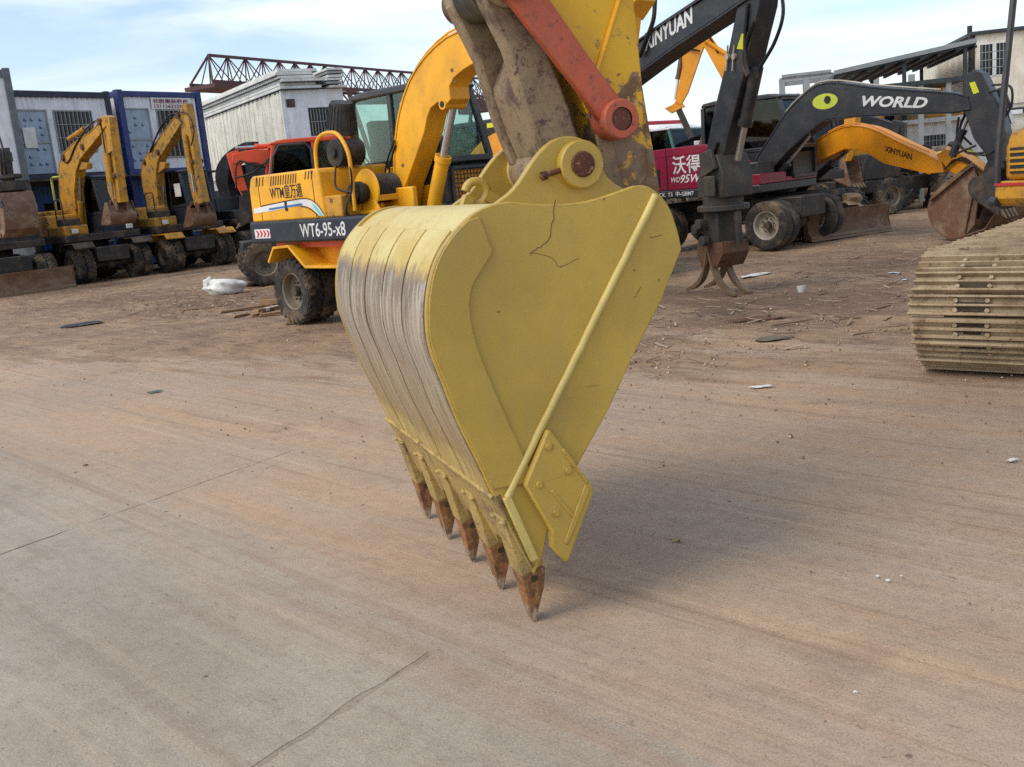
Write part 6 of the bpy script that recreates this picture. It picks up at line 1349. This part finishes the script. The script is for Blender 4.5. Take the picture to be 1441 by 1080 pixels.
# ------------------------------------------------------------------ litter and loose things on the ground
def mat_island(name, cols, rough=.85):
    m, t, b = mat_base(name)
    r = t.nodes.new('ShaderNodeNewGeometry').outputs['Random Per Island']
    cr_ = t.nodes.new('ShaderNodeValToRGB'); el = cr_.color_ramp.elements
    cr_.color_ramp.interpolation = 'CONSTANT'
    el[0].color = lin(cols[0]); el[0].position = 0
    el[1].color = lin(cols[1]); el[1].position = 1/len(cols)
    for i, c in enumerate(cols[2:], 2): e = el.new(i/len(cols)); e.color = lin(c)
    t.links.new(r, cr_.inputs[0]); t.links.new(cr_.outputs[0], b.inputs['Base Color']); b.inputs['Roughness'].default_value = rough
mat_island('stones', [(160, 136, 112), (136, 112, 90), (178, 156, 130), (116, 96, 78), (150, 126, 102), (128, 102, 80), (186, 168, 144), (108, 88, 72)])
rg = random.Random(11)
gv = MB()
def clod(x, y, s, flat=.55):
    a0 = rg.uniform(0, 6.3); n = 5; vs = []
    for k in range(n): a = a0+6.283*k/n; r = s*rg.uniform(.6, 1.1); vs.append((x+r*math.cos(a), y+r*math.sin(a), -.004))
    for k in range(n): a = a0+6.283*k/n; r = s*rg.uniform(.35, .75); vs.append((x+r*math.cos(a), y+r*math.sin(a), s*flat*rg.uniform(.5, 1.1)))
    gv.add(vs, [(5, 6, 7, 8, 9)] + [(k, (k+1) % n, (k+1) % n+n, k+n) for k in range(n)])
for i in range(4200):
    y = 2.0 + 28*rg.random()**1.25
    x = rg.uniform(-.62, .62)*y*1.05
    sd = (Vector((x, y))-B0).dot(BN)
    dens = .10 if sd < 0 else (.32 if sd < 3.5 else 1.0)
    if x > 0 and y > 6: dens = 1.0
    if rg.random() > dens: continue
    s_ = rg.uniform(.002, .006) if y < 5 else rg.uniform(.004, .012)*(1 + (1.0 if rg.random() < .04 else 0))
    clod(x, y, s_)
for cx, cy, n, sp_ in ((5.0, 15.2, 160, 1.6), (6.6, 13.2, 160, 1.2), (-4.1, 16.6, 240, 1.3), (-6.3, 18.2, 160, 1.8), (2.2, 9.2, 140, .9), (4.2, 10.2, 140, 1.0), (1.2, 8.2, 100, .6), (8.2, 18.5, 120, 1.6), (-8.5, 21.5, 120, 1.5)):
    for i in range(n): clod(cx+rg.gauss(0, sp_), cy+rg.gauss(0, sp_*.8), rg.uniform(.006, .024), .5)
for cx, cy, n, sp_ in ((-4.4, 16.4, 110, .9), (-5.6, 18.0, 70, 1.1), (2.3, 10.6, 60, .8), (4.6, 12.2, 80, 1.2), (6.8, 14.2, 80, 1.0), (-8.0, 20.5, 60, 1.4), (1.0, 8.6, 30, .5), (3.6, 9.0, 40, .9)):
    for i in range(n):      # splinters, torn strips
        x, y = cx+rg.gauss(0, sp_), cy+rg.gauss(0, sp_*.8); a = rg.uniform(0, 3.1); l_ = rg.uniform(.03, .13); w_ = rg.uniform(.004, .014); z_ = max(0, relief(x, y))
        gv.beam((x-l_*math.cos(a), y-l_*math.sin(a), z_+.004), (x+l_*math.cos(a), y+l_*math.sin(a), z_+rg.uniform(.006, .025)), w_*2, .006)
o = obj('gravel', gv, 'stones', None, smooth=20); o['kind'] = 'stuff'
def sheet(name, label, cat, px, sx, sy, mat, seed, rot=None, th=.006, lift=.02, grp=None):
    """crumpled flat scrap lying on the ground"""
    p = gnd(*px); rr = random.Random(seed); n = 6; vs = []; a = rr.uniform(0, 3) if rot is None else rot
    o = obj(name, MB(), None)
    for j in (0, 1):
        for iy in range(n):
            for ix in range(n):
                u, v = ix/(n-1)-.5, iy/(n-1)-.5
                z = .001 + lift*.4*(.5+.5*math.sin(5*u+seed)*math.cos(6*v+seed*2)) + (th if j else 0)
                ed = 1-.25*rr.random() if (ix in (0, n-1) or iy in (0, n-1)) else 1
                a_, b_ = 2*u*math.sqrt(max(0, 1-2*v*v)), 2*v*math.sqrt(max(0, 1-2*u*u)); ca_, sa_ = math.cos(a), math.sin(a); xx, yy = a_*sx*.55*ed, b_*sy*.55*ed
                z += max(0, relief(p.x+xx*ca_-yy*sa_, p.y+xx*sa_+yy*ca_))
                vs.append((xx, yy, z))
    fs = []
    for iy in range(n-1):
        for ix in range(n-1):
            k = iy*n+ix; fs += [(k, k+1, k+n+1, k+n), (k+n*n, k+n+n*n, k+n+1+n*n, k+1+n*n)]
    bd = [i for i in range(n)] + [i*n+n-1 for i in range(1, n)] + [(n-1)*n+i for i in range(n-2, -1, -1)] + [i*n for i in range(n-2, 0, -1)]
    for i in range(len(bd)): k, l = bd[i], bd[(i+1) % len(bd)]; fs.append((k, l, l+n*n, k+n*n))
    bpy.data.objects.remove(o)
    o = obj(name, MB().add(vs, fs), mat, None, smooth=60); o.location = (p.x, p.y, 0); o.rotation_euler = (0, 0, a)
    return tag(o, label, cat, grp)
def plank(label, px, L_, w, h, rot, mat='wood', name='wood_scrap', cat='wood', tilt=0):
    p = gnd(*px); o = obj(name, MB().prism([(-L_/2, 0), (-L_/2+.02, h), (L_/2-.05, h*.9), (L_/2, .0)], -w/2, w/2), mat, None, .003)
    o.location = (p.x, p.y, 0.001); o.rotation_euler = (0, tilt, rot); return tag(o, label, cat, 'scraps lying about the yard')
p = gnd(318, 413)
sk = obj('plastic_sack', MB().blob((0, 0, .14), (.36, .22, .17), 21, .16, 3).blob((-.30, .02, .22), (.09, .08, .12), 8, .25, 2), 'plastic_white', None, smooth=60); sk.location = (p.x, p.y, -.02); tag(sk, 'lumpy white plastic sack on the dirt left of the dual wheels', 'sack')
p = gnd(345, 403)
sk = obj('rag_heap', MB().blob((0, 0, .07), (.30, .2, .13), 23, .3, 3), 'tarp', None, smooth=60); sk.location = (p.x, p.y, -.02); tag(sk, 'dark rumpled rag beside the white plastic sack', 'rag')
sheet('rubber_mat', 'dark flat rubber mat with ragged edge on the open dirt', 'mat', (116, 457), .62, .5, 'plastic_black', 3, .3, .01, .012)
sheet('green_scrap', 'small teal plastic scrap on the bare dust', 'litter', (218, 552), .14, .06, 'green_plastic', 4, .4, .006, .012)
sheet('paper_scrap', 'torn white paper beside the grapple tines', 'litter', (1063, 388), .55, .22, 'plastic_white', 5, .5, .003, .04)
p = gnd(1128, 412); cpo = obj('foam_cup', MB().lathe([(.002, 0), (.05, 0), (.075, .13), (.08, .13), (.055, -.0)], (0, 0, 0), (0, .1, 1), 16), 'plastic_white', None); cpo.location = (p.x, p.y, 0.0); cpo.scale = (.7, .7, .6); tag(cpo, 'white foam cup standing on the brown dirt', 'cup')
sheet('rusty_plate', 'flat rust-brown strip in front of the grapple', 'scrap', (1066, 450), .6, .10, 'rusty', 6, -.25, .01, .008)
sheet('purple_rag', 'purple-grey rag trodden into the dirt', 'rag', (1090, 478), .36, .2, 'tarp', 8, .2, .006, .03)
sheet('paper_strip', 'pale paper strip on the dusty lane', 'litter', (1072, 545), .18, .05, 'plastic_white', 9, -.1, .003, .02)
sheet('paper_scrap', 'pale scrap near the crawler track on open ground', 'litter', (1424, 649), .07, .03, 'plastic_white', 10, .3, .003, .02)
for i, (px, sx, sy) in enumerate((((1258, 385), .16, .08), ((1275, 395), .14, .05))): sheet('paper_scrap', ('crumpled pale scrap left of the crawler track', 'narrow pale scrap left of the crawler track', 'pale grey scrap lying apart left of the crawler track', 'small pale scrap farther behind the crawler track', 'pale scrap by the rusty bucket')[i], 'litter', px, sx, sy, 'plastic_white', 20+i, None, .004, .03, 'pale scraps by the crawler track')
WS = [((350, 435), .9, .09, .03, .5), ((290, 434), .75, .07, .02, .2), ((378, 437), .5, .12, .05, .9), ((395, 442), .6, .10, .04, .3), ((362, 444), .4, .06, .03, 1.3), ((385, 428), .5, .08, .08, -.4), ((340, 445), .3, .08, .03, .8), ((410, 456), .16, .12, .03, .2)]
WL = ['long thin lath pointing at the dual wheels', 'grey lath lying alone left of the wood heap', 'short broad board in the wood heap by the dual wheels', 'board nearest the dual tyre', 'narrow stick across the wood heap', 'thick dark offcut leaning by the tyre', 'small pale offcut at the heap edge', 'chip of wood in front of the dual tyre']
for (px, L_, w, h, r), lb in zip(WS, WL): plank(lb, px, L_, w, h, r)
plank('white paper-covered stick on the wood heap', (384, 436), .34, .07, .05, 1.0, 'plastic_white')
plank('dark stick lying across the lane by the purple rag', (1115, 455), .5, .02, .012, .35, 'tarp')
plank('short pale chip on the concrete near the front tooth', (955, 762), .045, .02, .01, .1, 'cardboard')
for px, lb in (((1204, 976), 'tiny white foam crumb alone on the bare near concrete'), ((1235, 812), 'white foam crumb at the bucket end of a row of three'), ((1250, 818), 'white foam crumb in the middle of a row of three'), ((1268, 812), 'white foam crumb at the track end of a row of three')):
    p = gnd(*px); k = obj('foam_crumb', MB().blob((0, 0, .004), (.008, .006, .005), int(px[0]), .3, 1), 'plastic_white', None); k.location = (p.x, p.y, 0); tag(k, lb, 'crumb', 'foam crumbs on the concrete')
# ------------------------------------------------------------------ bending worker behind the rusty bucket
def skin(name, V, Ed, Rd, mat, parent, root=0, sub=2):
    me = bpy.data.meshes.new(name); me.from_pydata(V, Ed, []); me.materials.append(MATS[mat])
    o = bpy.data.objects.new(name, me); COL.objects.link(o); o.parent = parent
    m = o.modifiers.new('skin', 'SKIN'); m.use_smooth_shade = True
    for i, r in enumerate(Rd): me.skin_vertices[0].data[i].radius = (r, r) if not isinstance(r, tuple) else r; me.skin_vertices[0].data[i].use_root = (i == root)
    s2 = o.modifiers.new('sub', 'SUBSURF'); s2.levels = sub; s2.render_levels = sub
    return o
PR = Thing('person', 'person with dark hair in navy work clothes bending over behind the rusty bucket', 'person', gnd(1310, 291), (0, 0), (.93, -.36))
V = [(-.02, 0, .92), (.10, 0, 1.08), (.26, 0, 1.22), (.34, 0, 1.28), (.42, 0, 1.35), (.50, 0, 1.44),          # pelvis..head top
     (-.02, .10, .86), (.06, .12, .48), (-.04, .13, .09), (.14, .14, .03), (-.02, -.10, .86), (.02, -.12, .48), (-.10, -.13, .09), (.08, -.14, .03),
     (.30, .19, 1.22), (.42, .23, .98), (.58, .18, .80), (.64, .16, .76), (.30, -.19, 1.22), (.42, -.23, .98), (.58, -.18, .80), (.64, -.16, .76)]
Ed = [(0, 1), (1, 2), (2, 3), (3, 4), (4, 5), (0, 6), (6, 7), (7, 8), (8, 9), (0, 10), (10, 11), (11, 12), (12, 13), (2, 14), (14, 15), (15, 16), (16, 17), (2, 18), (18, 19), (19, 20), (20, 21)]
Rd = [.13, .13, .15, .06, .09, .085, .09, .06, .042, .035, .09, .06, .042, .035, .065, .045, .032, .034, .065, .045, .032, .034]
body = skin('body', V, Ed, Rd, 'skin', PR.e)
skin('jacket', [V[i] for i in (0, 1, 2, 14, 15, 16, 18, 19, 20)], [(0, 1), (1, 2), (2, 3), (3, 4), (4, 5), (2, 6), (6, 7), (7, 8)], [.155, .15, .17, .08, .06, .045, .08, .06, .045], 'cloth_navy', PR.e)
skin('trousers', [V[i] for i in (0, 6, 7, 8, 10, 11, 12)], [(0, 1), (1, 2), (2, 3), (0, 4), (4, 5), (5, 6)], [.15, .11, .08, .065, .11, .08, .065], 'cloth_navy', PR.e)
PR.p('hair', MB().blob((.475, 0, 1.43), (.10, .095, .085), 2, .06, 3), 'hair', body, smooth=80)
for s in (1, -1):
    PR.p('boot', MB().prism([(-.16+(.03 if s > 0 else -.03), 0.0), (-.15+(.03 if s > 0 else -.03), .14), (-.02, .14), (.15, .06), (.17, 0)], s*.135-.045, s*.135+.045), 'seat_black', PR.e, .015)
    for k in range(4): skin('finger', [(.64, s*.16+s*(-.03+.02*k), .76), (.69, s*.16+s*(-.032+.022*k), .735), (.715, s*.16+s*(-.03+.02*k), .70)], [(0, 1), (1, 2)], [.011, .010, .008], 'skin', body, 0, 1)
    skin('thumb', [(.62, s*.14, .77), (.645, s*.115, .745), (.67, s*.11, .715)], [(0, 1), (1, 2)], [.012, .011, .009], 'skin', body, 0, 1)
PR.p('eye', MB().blob((.585, .03, 1.37), (.012, .012, .012), 1, 0, 1), 'hair', body); PR.p('eye', MB().blob((.585, -.03, 1.37), (.012, .012, .012), 1, 0, 1), 'hair', body)
PR.p('nose', MB().blob((.60, 0, 1.345), (.02, .014, .018), 1, 0, 1), 'skin', body)
